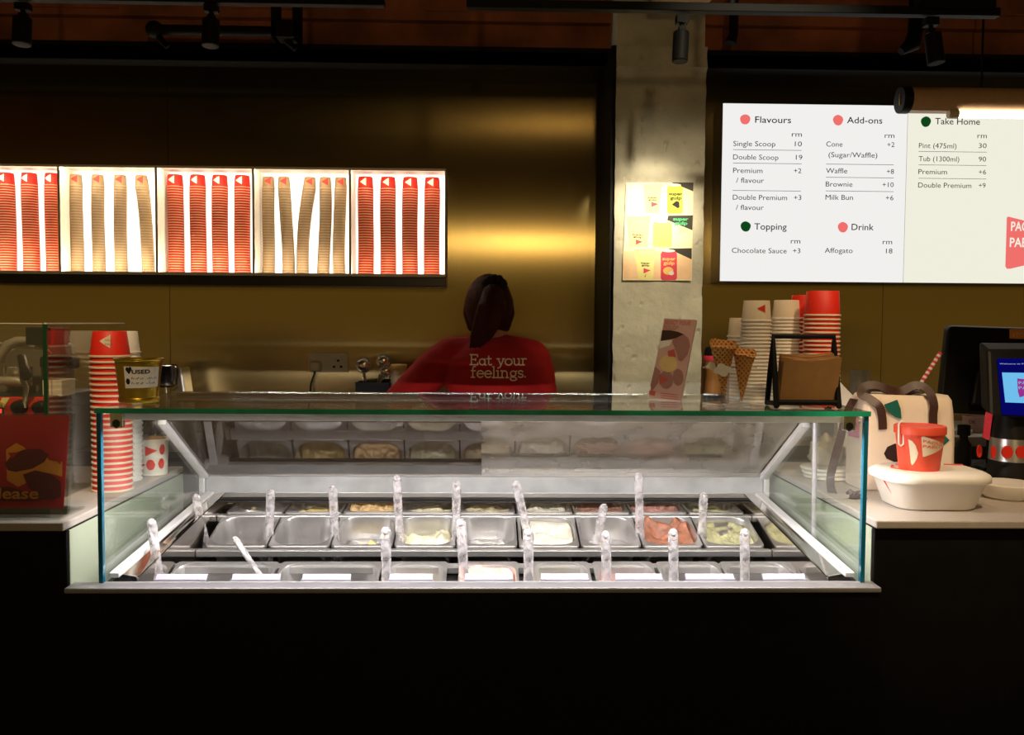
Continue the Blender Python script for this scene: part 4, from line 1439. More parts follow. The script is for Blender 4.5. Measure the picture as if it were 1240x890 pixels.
# small things by the worker's arm
c = P(483, 478, 3.56)
t = thing('cream_jar', 'small cream jar on the back counter beside the black caddy', 'jar', (c.x, 3.56, 0.95))
zt = P(483, 441, 3.56).z
MB().lathe([(0.030, 0), (0.032, 0.004), (0.032, zt - 0.95 - 0.03), (0.029, zt - 0.95 - 0.02)], (c.x, 3.56, 0.9505), 24).build('body', 'cream', t, smooth=50)
MB().lathe([(0.031, 0), (0.032, 0.002), (0.032, 0.02), (0.030, 0.022)], (c.x, 3.56, zt - 0.022), 24).build('lid', 'lemon', t, smooth=50)
c = P(506, 470, 3.60)
m = MB()
mt = Matrix.Translation((c.x, 3.60, 0.9505))
zz = P(506, 440, 3.60).z - 0.95
m.loft([rrect(0.05, 0.03, 0.006, 0), rrect(0.05, 0.03, 0.006, zz * 0.8), [p + Vector((0.02, 0, 0)) for p in rrect(0.045, 0.028, 0.006, zz)]])
m.move(mt)
o = m.build('paper_box', 'cream', origin=(c.x, 3.60, 0.95), smooth=40)
tag(o, 'pale folded paper carton on the back counter by the worker\'s elbow', 'box')

# chrome juicer-like mixer
d2 = 3.58
t = thing('countertop_mixer', 'grey countertop mixer with chrome bowl behind the gold pail', 'mixer', (P(210, 470, d2).x, d2, 0.95))


def Q(px, py):
    return P(px, py, d2)


m = MB()
m.prism([(Q(219, 444).x, d2 - 0.04, Q(0, 444).z), (Q(224, 444).x, d2 - 0.04, Q(0, 443.5).z), (Q(235, 480).x, d2 - 0.04, 0.965), (Q(206, 480).x, d2 - 0.04, 0.965), (Q(209, 470).x, d2 - 0.04, Q(0, 474).z), (Q(219, 463).x, d2 - 0.04, Q(0, 466).z)], (0, 0.10, 0))
m.build('stand', 'steel', t, bevel=0.006)
m = MB()
m.box(Q(186, 480).x, Q(236, 480).x, d2 - 0.09, d2 + 0.09, 0.9505, 0.968)
m.build('foot', 'steel', t, bevel=0.006)
r = 14 * d2 / FPX
ck = Q(204, 440)
h = Q(0, 440).z - Q(0, 467).z
m = MB()
m.lathe([(r * 0.55, 0.0), (r * 0.9, 0.01), (r * 0.93, h * 0.36), (r, h * 0.42), (r, h * 0.95), (r * 1.03, h * 0.97), (r * 0.97, h), (r * 0.9, h * 0.97), (r * 0.85, h * 0.45), (0.002, h * 0.4)], (ck.x, d2 - 0.03, Q(0, 467).z), 32)
m.build('bowl', 'chrome', t, smooth=50)
m = MB()
m.lathe([(0.010, 0.0), (0.006, 0.02), (0.006, Q(0, 467).z - 0.968)], (ck.x, d2 - 0.03, 0.968), 16)
m.build('spindle', 'chrome', t, smooth=50)
m = MB()
m.lathe([(0.02, 0), (0.022, 0.004), (0.012, 0.014), (0.008, 0.06)], (Q(192, 478).x, d2 - 0.06, 0.968), 20)
m.build('tap', 'chrome', t, smooth=50)

# ------------------------------------------------------------------ the worker
WD = 3.20


def K(px, py, dy=0.0):
    return P(px, py, WD + dy)


def blob(parts, name, mtl, parent, voxel, it=6, fac=0.5):
    m = MB()
    for p in parts:
        if p[0] == 'b':
            m.ball(p[1], p[2], *p[3:6], n=20, mtx=p[6] if len(p) > 6 else None)
        else:
            m.tube(p[1], p[2], 16)
            for q, r in zip(p[1], p[2] if isinstance(p[2], (list, tuple)) else [p[2]] * len(p[1])):
                m.ball(q, r, 1, 1, 1, 14)
    o = m.build(name, mtl, parent)
    r = o.modifiers.new('r', 'REMESH')
    r.mode = 'VOXEL'
    r.voxel_size = voxel
    s = o.modifiers.new('s', 'SMOOTH')
    s.iterations = it
    s.factor = fac
    dg = bpy.context.evaluated_depsgraph_get()
    me = bpy.data.meshes.new_from_object(o.evaluated_get(dg))
    o.modifiers.clear()
    o.data = me
    me.name = name
    for p in me.polygons:
        p.use_smooth = True
    return o


hipx = K(600, 480).x
pel = Vector((hipx, 3.13, 0.88))
chest = Vector((K(598, 440).x, 3.20, K(598, 445).z))
nb = K(596, 412, 0.03)
head = K(592, 373, 0.07)
shl, shr = K(546, 432, 0.02), K(644, 434, 0.02)
ell_, elr = K(484, 484, 0.08), K(663, 520, 0.04)
hal, har = Vector((K(545, 480).x, 3.50, 0.975)), Vector((K(640, 480).x, 3.50, 0.975))
person = thing('person', 'person in a red printed T-shirt with dark ponytail, seen from behind at the steel counter', 'person', (hipx, 3.15, 0))
hm = Matrix.Rotation(-0.35, 4, 'X')
B = []
B.append(('b', head, 0.100, 0.74, 0.92, 1.10, hm))
B.append(('b', head + Vector((0, 0.045, -0.055)), 0.058, 0.90, 0.85, 0.95))           # jaw
B.append(('b', head + Vector((0, 0.098, -0.030)), 0.014, 0.8, 1.0, 1.5))               # nose
for s in (-1, 1):
    B.append(('b', head + Vector((s * 0.077, 0.012, -0.022)), 0.028, 0.35, 0.65, 1.05))  # ears
    B.append(('b', head + Vector((s * 0.032, 0.082, 0.012)), 0.012, 1.2, 0.8, 0.7))      # brow and eye
B.append(('b', head + Vector((0, 0.092, -0.066)), 0.013, 1.7, 0.8, 0.6))                 # mouth
B.append(('t', [nb - Vector((0, 0.0, 0.05)), nb, head - Vector((0, 0.01, 0.06))], [0.060, 0.054, 0.052]))
for k in range(9):
    f = k / 8
    c = pel.lerp(chest, f)
    wdt = 0.160 - 0.045 * math.sin(PI * min(1, f * 1.15)) + 0.005 * f
    B.append(('b', c, 0.13, wdt / 0.13, 0.70, 0.75))
B.append(('t', [shl, nb - Vector((0, 0, 0.05)), shr], [0.055, 0.066, 0.055]))
for sh, el, ha, s in ((shl, ell_, hal, -1), (shr, elr, har, 1)):
    B.append(('t', [sh, sh.lerp(el, 0.5), el], [0.048, 0.042, 0.036]))
    wr = el.lerp(ha, 0.84)
    B.append(('t', [el, el.lerp(wr, 0.4), wr], [0.036, 0.036, 0.024]))
    fd = (ha - wr).normalized()
    sd = fd.cross(Vector((0, 0, 1))).normalized()
    B.append(('b', wr + fd * 0.045, 0.036, 0.95, 1.15, 0.42))
    for q in range(4):
        L0 = (0.066, 0.078, 0.074, 0.056)[q]
        b0 = wr + fd * 0.075 + sd * ((q - 1.5) * 0.0195)
        B.append(('t', [b0, b0 + fd * L0 * 0.5 + Vector((0, 0, 0.004)), b0 + fd * L0 - Vector((0, 0, 0.010))], [0.0090, 0.0086, 0.0076]))
    b0 = wr + fd * 0.03 - sd * s * 0.028
    B.append(('t', [b0, b0 + fd * 0.028 - sd * s * 0.020, b0 + fd * 0.058 - sd * s * 0.024], [0.011, 0.0100, 0.0084]))
for s in (-1, 1):
    hp = pel + Vector((s * 0.085, 0, -0.04))
    kn = Vector((hipx + s * 0.10, 3.16, 0.47))
    an = Vector((hipx + s * 0.105, 3.13, 0.09))
    B.append(('t', [hp, hp.lerp(kn, 0.5), kn], [0.085, 0.072, 0.052]))
    B.append(('t', [kn, kn.lerp(an, 0.35), an], [0.052, 0.050, 0.034]))
    B.append(('t', [an - Vector((0, 0.02, 0.05)), an + Vector((0, 0.06, -0.058)), an + Vector((0, 0.14, -0.066))], [0.034, 0.032, 0.022]))
blob(B, 'body', 'skin', person, 0.0058, 3)
# T-shirt
S = []
for k in range(10):
    f = 0.0 + k / 9
    c = pel.lerp(chest, f)
    wdt = 0.178 - 0.030 * math.sin(PI * min(1, f * 1.1)) + 0.004 * f
    S.append(('b', c, 0.13, wdt / 0.13, 0.80, 0.78))
S.append(('b', chest + Vector((0, -0.01, 0.0)), 0.15, 1.05, 0.66, 0.72))
S.append(('t', [shl, nb - Vector((0.02, 0.0, 0.055)), nb - Vector((-0.02, 0.0, 0.055)), shr], [0.070, 0.080, 0.080, 0.070]))
for sh, el in ((shl, ell_), (shr, elr)):
    S.append(('t', [sh, sh.lerp(el, 0.35), sh.lerp(el, 0.7), el], [0.069, 0.068, 0.060, 0.053]))
shirt = blob(S, 'tshirt', 'shirt', person, 0.0075, 10)
# folds
nmv = [v.normal.copy() for v in shirt.data.vertices]
for v, nn in zip(shirt.data.vertices, nmv):
    p = v.co
    v.co += nn * (0.009 * noise.noise(Vector((p.x * 9 + p.z * 7, p.y * 5, p.z * 12 - p.x * 5))))
T = []
for s in (-1, 1):
    hp = pel + Vector((s * 0.085, 0, -0.02))
    kn = Vector((hipx + s * 0.10, 3.16, 0.47))
    an = Vector((hipx + s * 0.105, 3.13, 0.11))
    T.append(('t', [hp, hp.lerp(kn, 0.5), kn, kn.lerp(an, 0.5), an], [0.100, 0.086, 0.068, 0.064, 0.056]))
T.append(('b', pel, 0.13, 1.24, 0.86, 0.62))
blob(T, 'trousers', 'trouser', person, 0.010, 6)
for s in (-1, 1):
    an = Vector((hipx + s * 0.105, 3.13, 0.09))
    blob([('t', [an - Vector((0, 0.035, 0.045)), an + Vector((0, 0.06, -0.045)), an + Vector((0, 0.15, -0.052))], [0.044, 0.044, 0.036])], 'shoe', 'blackp', person, 0.008, 4)
# hair: cap, ponytail, scrunchie
Hh = [('b', head + Vector((0, -0.016, 0.012)), 0.107, 0.80, 0.92, 1.06, hm), ('b', head + Vector((0, -0.034, -0.045)), 0.075, 0.93, 0.70, 0.95)]
for s in (-1, 1):
    Hh.append(('t', [head + Vector((s * 0.066, 0.02, 0.03)), head + Vector((s * 0.074, 0.0, -0.02)), head + Vector((s * 0.066, -0.02, -0.075))], [0.022, 0.020, 0.010]))
hair = blob(Hh, 'hair', 'hair', person, 0.006, 3)
bun = K(597, 350, -0.03)
PT = [('t', [bun + Vector((0, 0.02, 0)), K(597, 358, -0.065), K(595, 375, -0.085), K(590, 392, -0.095), K(583, 404, -0.10), K(577, 415, -0.105)], [0.030, 0.040, 0.046, 0.042, 0.030, 0.012])]
for q in range(5):
    o_ = (q - 2) * 0.011
    PT.append(('t', [bun + Vector((o_ * 0.6, 0, 0)), K(596, 372, -0.10) + Vector((o_ * 1.6, 0, 0)), K(584, 405, -0.115) + Vector((o_ * 1.3, 0, 0)), K(575, 421, -0.11) + Vector((o_ * 0.7, 0, 0.004 * (q % 2)))], [0.014, 0.017, 0.012, 0.004]))
pony = blob(PT, 'ponytail', 'hair', hair, 0.005, 3)
m = MB()
sc = K(600, 345, -0.02)
pts = []
for k in range(40):
    a = 2 * PI * k / 40
    rr = 0.030 + 0.005 * math.sin(9 * a)
    pts.append(sc + Vector((rr * math.cos(a), -0.012 + 0.006 * math.cos(7 * a), 0.75 * rr * math.sin(a))))
m.tube(pts + [pts[0]], [0.012 + 0.004 * math.sin(11 * k) for k in range(41)], 8)
m.build('scrunchie', mat('black_scrunchie', rgb(24, 8, 8), 0.9), hair, smooth='all')

# slab-serif lettering, stroked by hand, laid on the back of the shirt


def A_(cx, cy, rx, ry, a0, a1, n=10):
    return [(cx + rx * math.cos(math.radians(a0 + (a1 - a0) * k / n)), cy + ry * math.sin(math.radians(a0 + (a1 - a0) * k / n))) for k in range(n + 1)]


GL = {
    'E': (0.72, [[(0.12, 0), (0.12, 1)], [(0, 0), (0.62, 0), (0.62, 0.2)], [(0, 1), (0.60, 1), (0.60, 0.8)], [(0.12, 0.52), (0.45, 0.52)], [(0.45, 0.42), (0.45, 0.62)]]),
    'a': (0.62, [A_(0.25, 0.30, 0.22, 0.30, 0, 360, 16), [(0.47, 0.62), (0.47, 0), (0.58, 0)]]),
    't': (0.44, [[(0.14, 0.9), (0.14, 0.12), (0.20, 0.02), (0.30, 0), (0.38, 0.08)], [(0, 0.62), (0.34, 0.62)]]),
    'y': (0.62, [[(0.08, 0.62), (0.30, 0.0)], [(0.52, 0.62), (0.22, -0.24), (0.08, -0.28)], [(-0.02, 0.62), (0.2, 0.62)], [(0.42, 0.62), (0.62, 0.62)]]),
    'o': (0.64, [A_(0.29, 0.31, 0.27, 0.31, 0, 360, 18)]),
    'u': (0.66, [[(0, 0.62), (0.1, 0.62), (0.1, 0.2)] + A_(0.27, 0.2, 0.17, 0.2, 180, 340, 8), [(0.36, 0.62), (0.48, 0.62), (0.48, 0), (0.60, 0)]]),
    'r': (0.50, [[(0, 0.62), (0.12, 0.62), (0.12, 0)], [(0, 0), (0.26, 0)], A_(0.30, 0.40, 0.18, 0.22, 170, 50, 8)]),
    'f': (0.44, [[(0.13, 0), (0.13, 0.8)] + A_(0.28, 0.80, 0.15, 0.2, 180, 60, 6), [(0, 0), (0.28, 0)], [(0, 0.60), (0.34, 0.60)]]),
    'e': (0.60, [[(0.03, 0.33), (0.53, 0.33)] + A_(0.28, 0.31, 0.25, 0.31, 5, 320, 18)]),
    'l': (0.32, [[(0, 1), (0.12, 1), (0.12, 0)], [(0, 0), (0.26, 0)]]),
    'i': (0.32, [[(0, 0.62), (0.12, 0.62), (0.12, 0)], [(0, 0), (0.26, 0)], [(0.09, 0.86), (0.14, 0.86)]]),
    'n': (0.72, [[(0, 0.62), (0.12, 0.62), (0.12, 0)], [(0, 0), (0.24, 0)], A_(0.31, 0.38, 0.19, 0.24, 180, 0, 10) + [(0.50, 0)], [(0.40, 0), (0.62, 0)]]),
    'g': (0.62, [A_(0.26, 0.36, 0.21, 0.24, 0, 360, 16), [(0.42, 0.54), (0.56, 0.60)], [(0.12, 0.16), (0.08, 0.06), (0.40, 0.02)] + A_(0.28, -0.13, 0.24, 0.15, 60, -210, 12)]),
    's': (0.50, [[(0.40, 0.50)] + A_(0.22, 0.46, 0.17, 0.16, 30, 220, 8) + [(0.30, 0.28)] + A_(0.23, 0.15, 0.19, 0.15, 50, -160, 8)]),
    '.': (0.24, [[(0.05, 0.04), (0.11, 0.04)]]), ' ': (0.36, [])}


def strokes(mb, s, mp, width, cap, th=0.10):
    tot = sum(GL[c][0] for c in s)
    kx = width / tot
    x = 0
    for c in s:
        adv, sts = GL[c]
        for st in sts:
            P2 = [Vector(((x + a) * kx, b * cap)) for a, b in st]
            fine = [P2[0]]
            for a, b in zip(P2, P2[1:]):
                n = max(1, int((b - a).length / 0.006))
                fine += [a.lerp(b, (k + 1) / n) for k in range(n)]
            hw_ = th * cap / 2
            for a, b in zip(fine, fine[1:]):
                if (b - a).length < 1e-6:
                    continue
                dd = (b - a).normalized()
                nn = Vector((-dd.y, dd.x)) * hw_
                a2, b2 = a - dd * hw_ * 0.6, b + dd * hw_ * 0.6
                vs = [mp(*q) for q in (a2 - nn, b2 - nn, b2 + nn, a2 + nn)]
                if all(v is not None for v in vs):
                    mb.face(vs)
        x += adv
    return mb


ofs = WO[person.name]
bvh = BVHTree.FromPolygons([v.co + ofs for v in shirt.data.vertices], [p.vertices for p in shirt.data.polygons])


def onshirt(base, kx=1.0):
    def mp(u, v):
        p = base + Vector((u, 0, v))
        hit = bvh.ray_cast(Vector((p.x, 2.8, p.z)), Vector((0, 1, 0)))
        return hit[0] + Vector((0, -0.0022, 0)) if hit[0] else None
    return mp


m = MB()
mpx = 3.11 / FPX
b0 = P(569, 441.5, 3.11)
strokes(m, 'Eat your', onshirt(b0), 70 * mpx, 12.0 * mpx, 0.12)
b0 = P(570.5, 456.5, 3.11)
strokes(m, 'feelings.', onshirt(b0), 68 * mpx, 13.0 * mpx, 0.112)
m.build('back_print', 'shirttext', shirt, fix=False)

# ------------------------------------------------------------------ things on the glass top, right half
GT = TZ + 0.0005
# leaning leaflet block
ld = 2.27
c0 = P(805, 487.5, ld)
t = thing('leaflet_stand', 'tilted pink leaflet block with dollop picture on the glass top before the pillar', 'leaflet', (c0.x, ld, GT))
lbl, lbr, ltl = P(785.5, 483.5, ld + 0.02), P(824, 488.0, ld - 0.04), P(804.5, 385.5, ld + 0.05)
dz_ = GT - min(lbl.z, lbr.z)
lbl.z = GT + 0.004
lbr.z = GT + 0.0005
ru = (lbr - lbl)
lu = ltl - lbl
ln = ru.cross(lu).normalized()
if ln.y > 0:
    ln = -ln


def LF(a, b, off=0.0):
    return lbl + ru * a + lu * b + ln * off


lcard = MB().prism([LF(0, 0), LF(1, 0), LF(1, 1), LF(0, 1)], -ln * 0.006).build('card', 'lilac', t)
bk_ = MB()
bk_.prism([LF(0.3, 0.5, -0.007), LF(0.7, 0.5, -0.007), LF(0.7, 0.02, -0.05), LF(0.3, 0.02, -0.05)], -ln * 0.002)
bk_.build('back_strut', 'lilac', t)


def lz_(zx, zy):      # from the close-up: card corners (230,70) (505,75) (97,725) (372,775)
    b = 1 - (zy - 70 - (zx - 230) * 0.05) / 680
    a = (zx - (97 + 133 * b)) / 275
    return a, b


def lface(m, pts, off, mi):
    m.face([LF(*lz_(x, y), off) for x, y in pts], mi)


m = MB()
lface(m, [(212, 172), (280, 172), (350, 185), (400, 205), (330, 240), (200, 265)], 0.0006, 0)
lface(m, [(400, 205), (440, 240), (455, 300), (430, 380), (380, 435), (350, 420), (345, 380), (300, 260), (330, 240)], 0.0007, 1)
lface(m, [(190, 265), (300, 255), (280, 300), (190, 330)], 0.0005, 2)
lface(m, [(x, y) for x, y in ell(268, 455, 78, 72, 24)], 0.0010, 3)
lface(m, [(262, 350), (320, 330), (335, 395), (270, 395)], 0.0012, 4)
lface(m, [(150, 480), (200, 520), (180, 620), (120, 700), (112, 640)], 0.0006, 1)
lface(m, ell(250, 590, 62, 75, 20), 0.0008, 1)
lface(m, ell(352, 565, 46, 70, 20), 0.0007, 1)
lface(m, [(190, 545), (278, 590), (195, 630)], 0.0012, 4)
lface(m, [(105, 685), (160, 690), (150, 730), (100, 720)], 0.0010, 4)
for k, (s, zx, zy, w_, h_) in enumerate((("SELECT YOUR", 232, 118, 225, 34), ("DOLLOP!", 224, 162, 130, 34))):
    a0, b0_ = lz_(zx, zy)
    m.text(s, lambda u, v, a0=a0, b0_=b0_: LF(a0 + u, b0_ + v, 0.0012), w_ / 275, h_ / 680, 4)
for yy in (700, 720, 738):
    lface(m, [(205, yy), (350, yy + 7), (350, yy + 12), (205, yy + 5)], 0.001, 4)
m.build('print', ['umber', 'mauve', 'white', 'lemon', 'leafred'], lcard, fix=False)

# paper cup stacks
cw = cup_mesh('paper_cup', 0.050, 0.0315, 0.0355, ['cream', 'white'], lip=0.0022, n=28)
cwt = cup_mesh('paper_cup', 0.052, 0.0315, 0.0355, ['cream', 'white', 'red'], lip=0.0022, logo=(-0.008, 0.022, 0.012, 0.042, True), n=28)
cr = cup_mesh('paper_cup', 0.062, 0.0392, 0.0420, ['red', 'cream'], lip=0.0022, n=28)
wme, wtme, rme = cw.data, cwt.data, cr.data
for o in (cw, cwt, cr):
    bpy.data.objects.remove(o)


def cstack(px, d, top_py, top_me, me, step, h, what, where, group):
    x = P(px, 480, d).x
    ztop = P(px, top_py, d).z
    n = int(round((ztop - GT - h) / step)) + 1
    st = (ztop - GT - h) / (n - 1)
    stack(me, top_me, x, d, GT, n, st, lambda t: (0.0012 * math.sin(5 * t + px), 0), lambda k: (what + (', topmost of the ' if k == 1 else ', %s from top of the ' % nth(k)) + where), group, 'takeaway_cup')


cstack(913.5, 2.235, 364, wtme, wme, 0.0090, 0.052, 'white paper cup', 'stack with red triangle behind the waffle cones', 'white paper cups on the glass top')
cstack(950, 2.33, 363.5, wme, wme, 0.0090, 0.050, 'white paper cup', 'stack between the triangle stack and red cups', 'white paper cups on the glass top')
cstack(897, 2.345, 385, wme, wme, 0.0090, 0.050, 'white paper cup', 'short stack left of the triangle stack', 'white paper cups on the glass top')
cstack(993.5, 2.235, 352.5, rme, rme, 0.0105, 0.062, 'red paper cup', 'front stack behind the black napkin holder', 'red paper cups on the glass top')
cstack(975, 2.34, 357.5, rme, rme, 0.0105, 0.062, 'red paper cup', 'rear red stack, mostly hidden', 'red paper cups on the glass top')

# black napkin holder
nd = 2.075
t = thing('napkin_holder', 'black A-frame napkin holder at the right front of the glass top', 'napkin holder', (P(970, 494, nd).x, nd, GT))


def Nn(px, py, dy=0.0):
    return P(px, py, nd + dy)


def bar(m, pts, w=0.009, dep=0.007):
    m.tube(pts, w / 2, 8)


yF, yB = -0.035, 0.055
for nm, y0_, yt, top, x0_, x1_, tx0, tx1, bot in (('front_frame', yF, 0.005, 407.5, 940, 1016, 936.5, 1010, 494), ('rear_frame', yB, 0.012, 407.5, 929, 1004, 936.5, 1010, 488)):
    m = MB()
    zt_ = Nn(973, top, yt).z
    A1 = Vector((Nn(x0_, bot, y0_).x, nd + y0_, GT + 0.006))
    A2 = Vector((Nn(x1_, bot, y0_).x, nd + y0_, GT + 0.006))
    B1 = Vector((Nn(tx0, top, yt).x, nd + yt, zt_))
    B2 = Vector((Nn(tx1, top, yt).x, nd + yt, zt_))
    m.tube([A1, A1.lerp(B1, 0.5), B1, B2, B2.lerp(A2, 0.5), A2], 0.0065, 8)
    if nm == 'front_frame':
        m.tube([A1.lerp(B1, 0.06), A2.lerp(B2, 0.06)], 0.005, 8)
    m.ball(A1, 0.0065, 1, 1, 0.9, 10)
    m.ball(A2, 0.0065, 1, 1, 0.9, 10)
    m.build(nm, 'blackm', t, smooth=True)
m = MB()
xa_, xb_ = Nn(935, 490).x, Nn(1012, 490).x
m.box(xa_, xb_, nd - 0.035, nd + 0.052, GT + 0.008, GT + 0.012)
for xx in (xa_ + 0.004, xb_ - 0.004):
    m.box(xx - 0.003, xx + 0.003, nd - 0.035, nd + 0.052, GT + 0.004, GT + 0.014)
m.build('tray', 'blackm', t, bevel=0.001)
# the paper napkins
m = MB()
for k in range(14):
    y_ = nd - 0.020 + k * 0.0038
    z0_ = GT + 0.0125
    x0_ = Nn(941, 460).x - 0.001 * (k % 3) + 0.0006 * k
    x1_ = Nn(1009, 460).x + 0.001 * (k % 2) - 0.0004 * k
    zt_ = P(975, 435 - k * 0.55, y_).z + random.uniform(-0.003, 0.003)
    N = 6
    a = [Vector((x0_ + (x1_ - x0_) * i / N, y_ + 0.0015 * math.sin(i * 1.3 + k) - 0.012 * 0, z0_)) for i in range(N + 1)]
    b = [Vector((x0_ + (x1_ - x0_) * i / N, y_ + 0.004 * math.sin(i * 0.9 + k) - 0.026, zt_ - 0.006 * math.sin(PI * i / N) + 0.004 * (i / N))) for i in range(N + 1)]
    m.loft([[p for p in a] + [p + Vector((0, 0.0022, 0)) for p in reversed(a)], [p for p in b] + [p + Vector((0, 0.0022, 0)) for p in reversed(b)]])
o = m.build('paper_napkins', 'kraft', origin=(P(975, 460, nd).x, nd, GT + 0.0125))
tag(o, 'stack of brown paper napkins in the black holder', 'napkins')
o['kind'] = 'stuff'

# clear cone stand with two waffle cones
cd = 2.11
cx0 = P(880, 486, cd).x
t = thing('cone_stand', 'clear acrylic cone stand with white cloud-shaped tags on the glass top', 'cone stand', (cx0, cd, GT))
m = MB()
m.lathe([(0.055, 0), (0.056, 0.001), (0.056, 0.005), (0.054, 0.006)], (cx0, cd, GT), 36)
m.build('base', 'acrylic', t, smooth=50)
zr = P(900, 445, cd).z
m = MB()
m.cyl((cx0, cd, GT + 0.006), (cx0, cd, zr + 0.004), 0.005)
m.build('post', 'acrylic', t, smooth=50)
m = MB()
m.box(cx0 - 0.058, cx0 + 0.070, cd - 0.002, cd + 0.002, zr - 0.002, zr + 0.002)
m.build('arm', 'acrylic', t)
m = MB()
for (cc, cy, sx_) in ((P(874.5, 448, cd - 0.050), cd - 0.050, 10), (P(862, 443, cd - 0.02), cd - 0.02, 6.5)):
    m.tube([(cc.x, cy, cc.z), (cx0 - 0.01, cd, zr)], 0.0012, 6)
    k_ = cd / FPX
    pts = []
    for q in range(30):
        a = 2 * PI * q / 30
        rr = sx_ * k_ * (1 + 0.16 * math.sin(4 * a + 0.6))
        pts.append((cc.x + rr * math.cos(a), cy - 0.004, cc.z + 0.7 * rr * math.sin(a)))
    m.prism(pts, (0, 0.002, 0))
m.build('cloud_tag', 'white', t)


def cone(pt, pb, d, r, lab):
    a, b = P(*pt, d), P(*pb, d)
    m = MB()
    ax = (a - b).normalized()
    rot = Vector((0, 0, 1)).rotation_difference(ax).to_matrix().to_4x4()
    H = (a - b).length
    loops = []
    N = 28
    for f in (0.0, 0.05, 0.3, 0.6, 0.9, 1.0):
        lp = []
        for k in range(N):
            an = 2 * PI * k / N
            tip = 1.0 if f < 0.99 else 1.0
            rr = r * (0.06 + 0.94 * f) * (1 + (0.02 if k < N // 2 else 0))
            z = H * f + ((0.011 * math.sin(an) + 0.003 * math.sin(3 * an + 1)) * (f > 0.95))
            lp.append((rr * math.cos(an), rr * math.sin(an), z))
        loops.append(lp)
    for f in (0.97, 0.3, 0.1):
        loops.append([(r * 0.90 * f * math.cos(2 * PI * k / N), r * 0.90 * f * math.sin(2 * PI * k / N), H * (0.06 + 0.93 * f)) for k in range(N)])
    m.loft(loops)
    # the overlapping wrap seam
    seam = [Vector((r * (0.06 + 0.94 * f) * math.cos(-1.9 + 1.5 * f) * 1.04, r * (0.06 + 0.94 * f) * math.sin(-1.9 + 1.5 * f) * 1.04, H * f)) for f in [k / 10 for k in range(11)]]
    m.tube(seam, 0.0018, 6)
    m.move(Matrix.Translation(b) @ rot)
    o = m.build('waffle_cone', 'waffle', origin=b, smooth=40)
    return tag(o, lab, 'waffle cone', 'waffle cones in the clear stand')


cone((875.5, 416), (876, 478), cd - 0.025, 0.0295, 'larger waffle cone with white cloud tag, left in the clear stand')
cone((901.5, 426), (898, 485), cd - 0.02, 0.0255, 'smaller waffle cone, right in the clear stand')

# wooden grinder with pink band behind the cones
wd = 3.42
c = P(863, 470, wd)
t = thing('wooden_grinder', 'turned wooden grinder with pink band and black cap beside the pillar', 'grinder', (c.x, wd, 1.02))
zt = P(863, 437, wd).z - 1.02
MB().lathe([(0.040, 0), (0.042, 0.006), (0.040, 0.03), (0.033, 0.06), (0.037, 0.075), (0.030, zt * 0.6), (0.026, zt * 0.85), (0.032, zt * 0.95), (0.034, zt)], (c.x, wd, 1.0205), 28).build('body', 'wood', t, smooth=50)
MB().lathe([(0.036, 0), (0.037, 0.002), (0.037, 0.018), (0.036, 0.02)], (c.x, wd, 1.0205 + zt), 28).build('band', 'posterpink', t, smooth=50)
MB().lathe([(0.034, 0), (0.035, 0.01), (0.028, 0.03), (0.012, 0.038), (0.002, 0.039)], (c.x, wd, 1.0405 + zt), 28).build('cap', 'blackp', t, smooth=50)
c = P(853, 470, 3.46)
m = MB()
m.lathe([(0.03, 0), (0.034, 0.004), (0.034, zt * 0.93), (0.03, zt * 0.95)], (c.x + 0.012, 3.52, 1.0205), 24)
o = m.build('kraft_tube', 'kraft', origin=(c.x + 0.012, 3.52, 1.02), smooth=50)
tag(o, 'plain kraft tube on the back counter behind the wooden grinder', 'tube')

# ------------------------------------------------------------------ poster on the column
PD = 3.258
t = thing('poster', 'photo poster of yellow drinks and cans stuck on the concrete pillar', 'poster', (P(795, 280, PD).x, PD, P(795, 340, PD).z))


def pp(zx, zy, off=0.0):     # close-up pixels (6.357 per photo pixel, origin 745,210)
    q = P(745 + zx / 6.357, 210 + zy / 6.357, PD)
    return Vector((q.x, PD - off, q.z))


psheet = MB().prism([pp(84, 70), pp(602, 70), pp(590, 825), pp(56, 822)], (0, 0.002, 0)).build('sheet', 'posterbg', t)
m = MB()
PM = ['yellow', 'lime', 'orange', 'posterblk', 'posterpink', 'postergreen', 'white', 'ink', 'peach_']
MT['peach_'] = mat('poster_peach', rgb(250, 206, 160), 0.6)


def pf(pts, mi, off):
    m.face([pp(x, y, off) for x, y in pts], mi)


pf([(430, 70), (602, 70), (600, 138)], 3, 0.0004)
pf([(408, 325), (598, 322), (594, 438), (400, 360)], 3, 0.0004)
pf([(405, 578), (590, 576), (588, 662)], 3, 0.0004)
pf([(60, 600), (590, 600), (588, 815), (58, 812)], 8, 0.0002)
pf([(215, 85), (360, 80), (335, 305), (235, 305)], 0, 0.0006)
pf([(88, 330), (272, 330), (245, 565), (108, 565)], 0, 0.0006)
pf([(150, 585), (305, 580), (292, 815), (178, 820)], 0, 0.0006)
pf([(150, 590), (300, 585), (298, 640), (190, 610)], 8, 0.0008)
for x0_, x1_, y0_, y1_, c_ in ((400, 520, 92, 310, 1), (290, 436, 372, 566, 2), (350, 475, 598, 822, 4)):
    pf([(x0_ + 14, y0_), (x1_ - 14, y0_), (x1_, y0_ + 22), (x1_, y1_ - 14), (x1_ - 12, y1_), (x0_ + 12, y1_), (x0_, y1_ - 14), (x0_, y0_ + 22)], c_, 0.0006)
    pf(ell((x0_ + x1_) / 2, y0_ - 2, (x1_ - x0_) / 2 - 14, 11), 6, 0.0008)
for x_, y_ in ((278, 218), (158, 508), (218, 728)):
    pf([(x_, y_), (x_ + 55, y_ + 18), (x_, y_ + 42)], 4, 0.001)
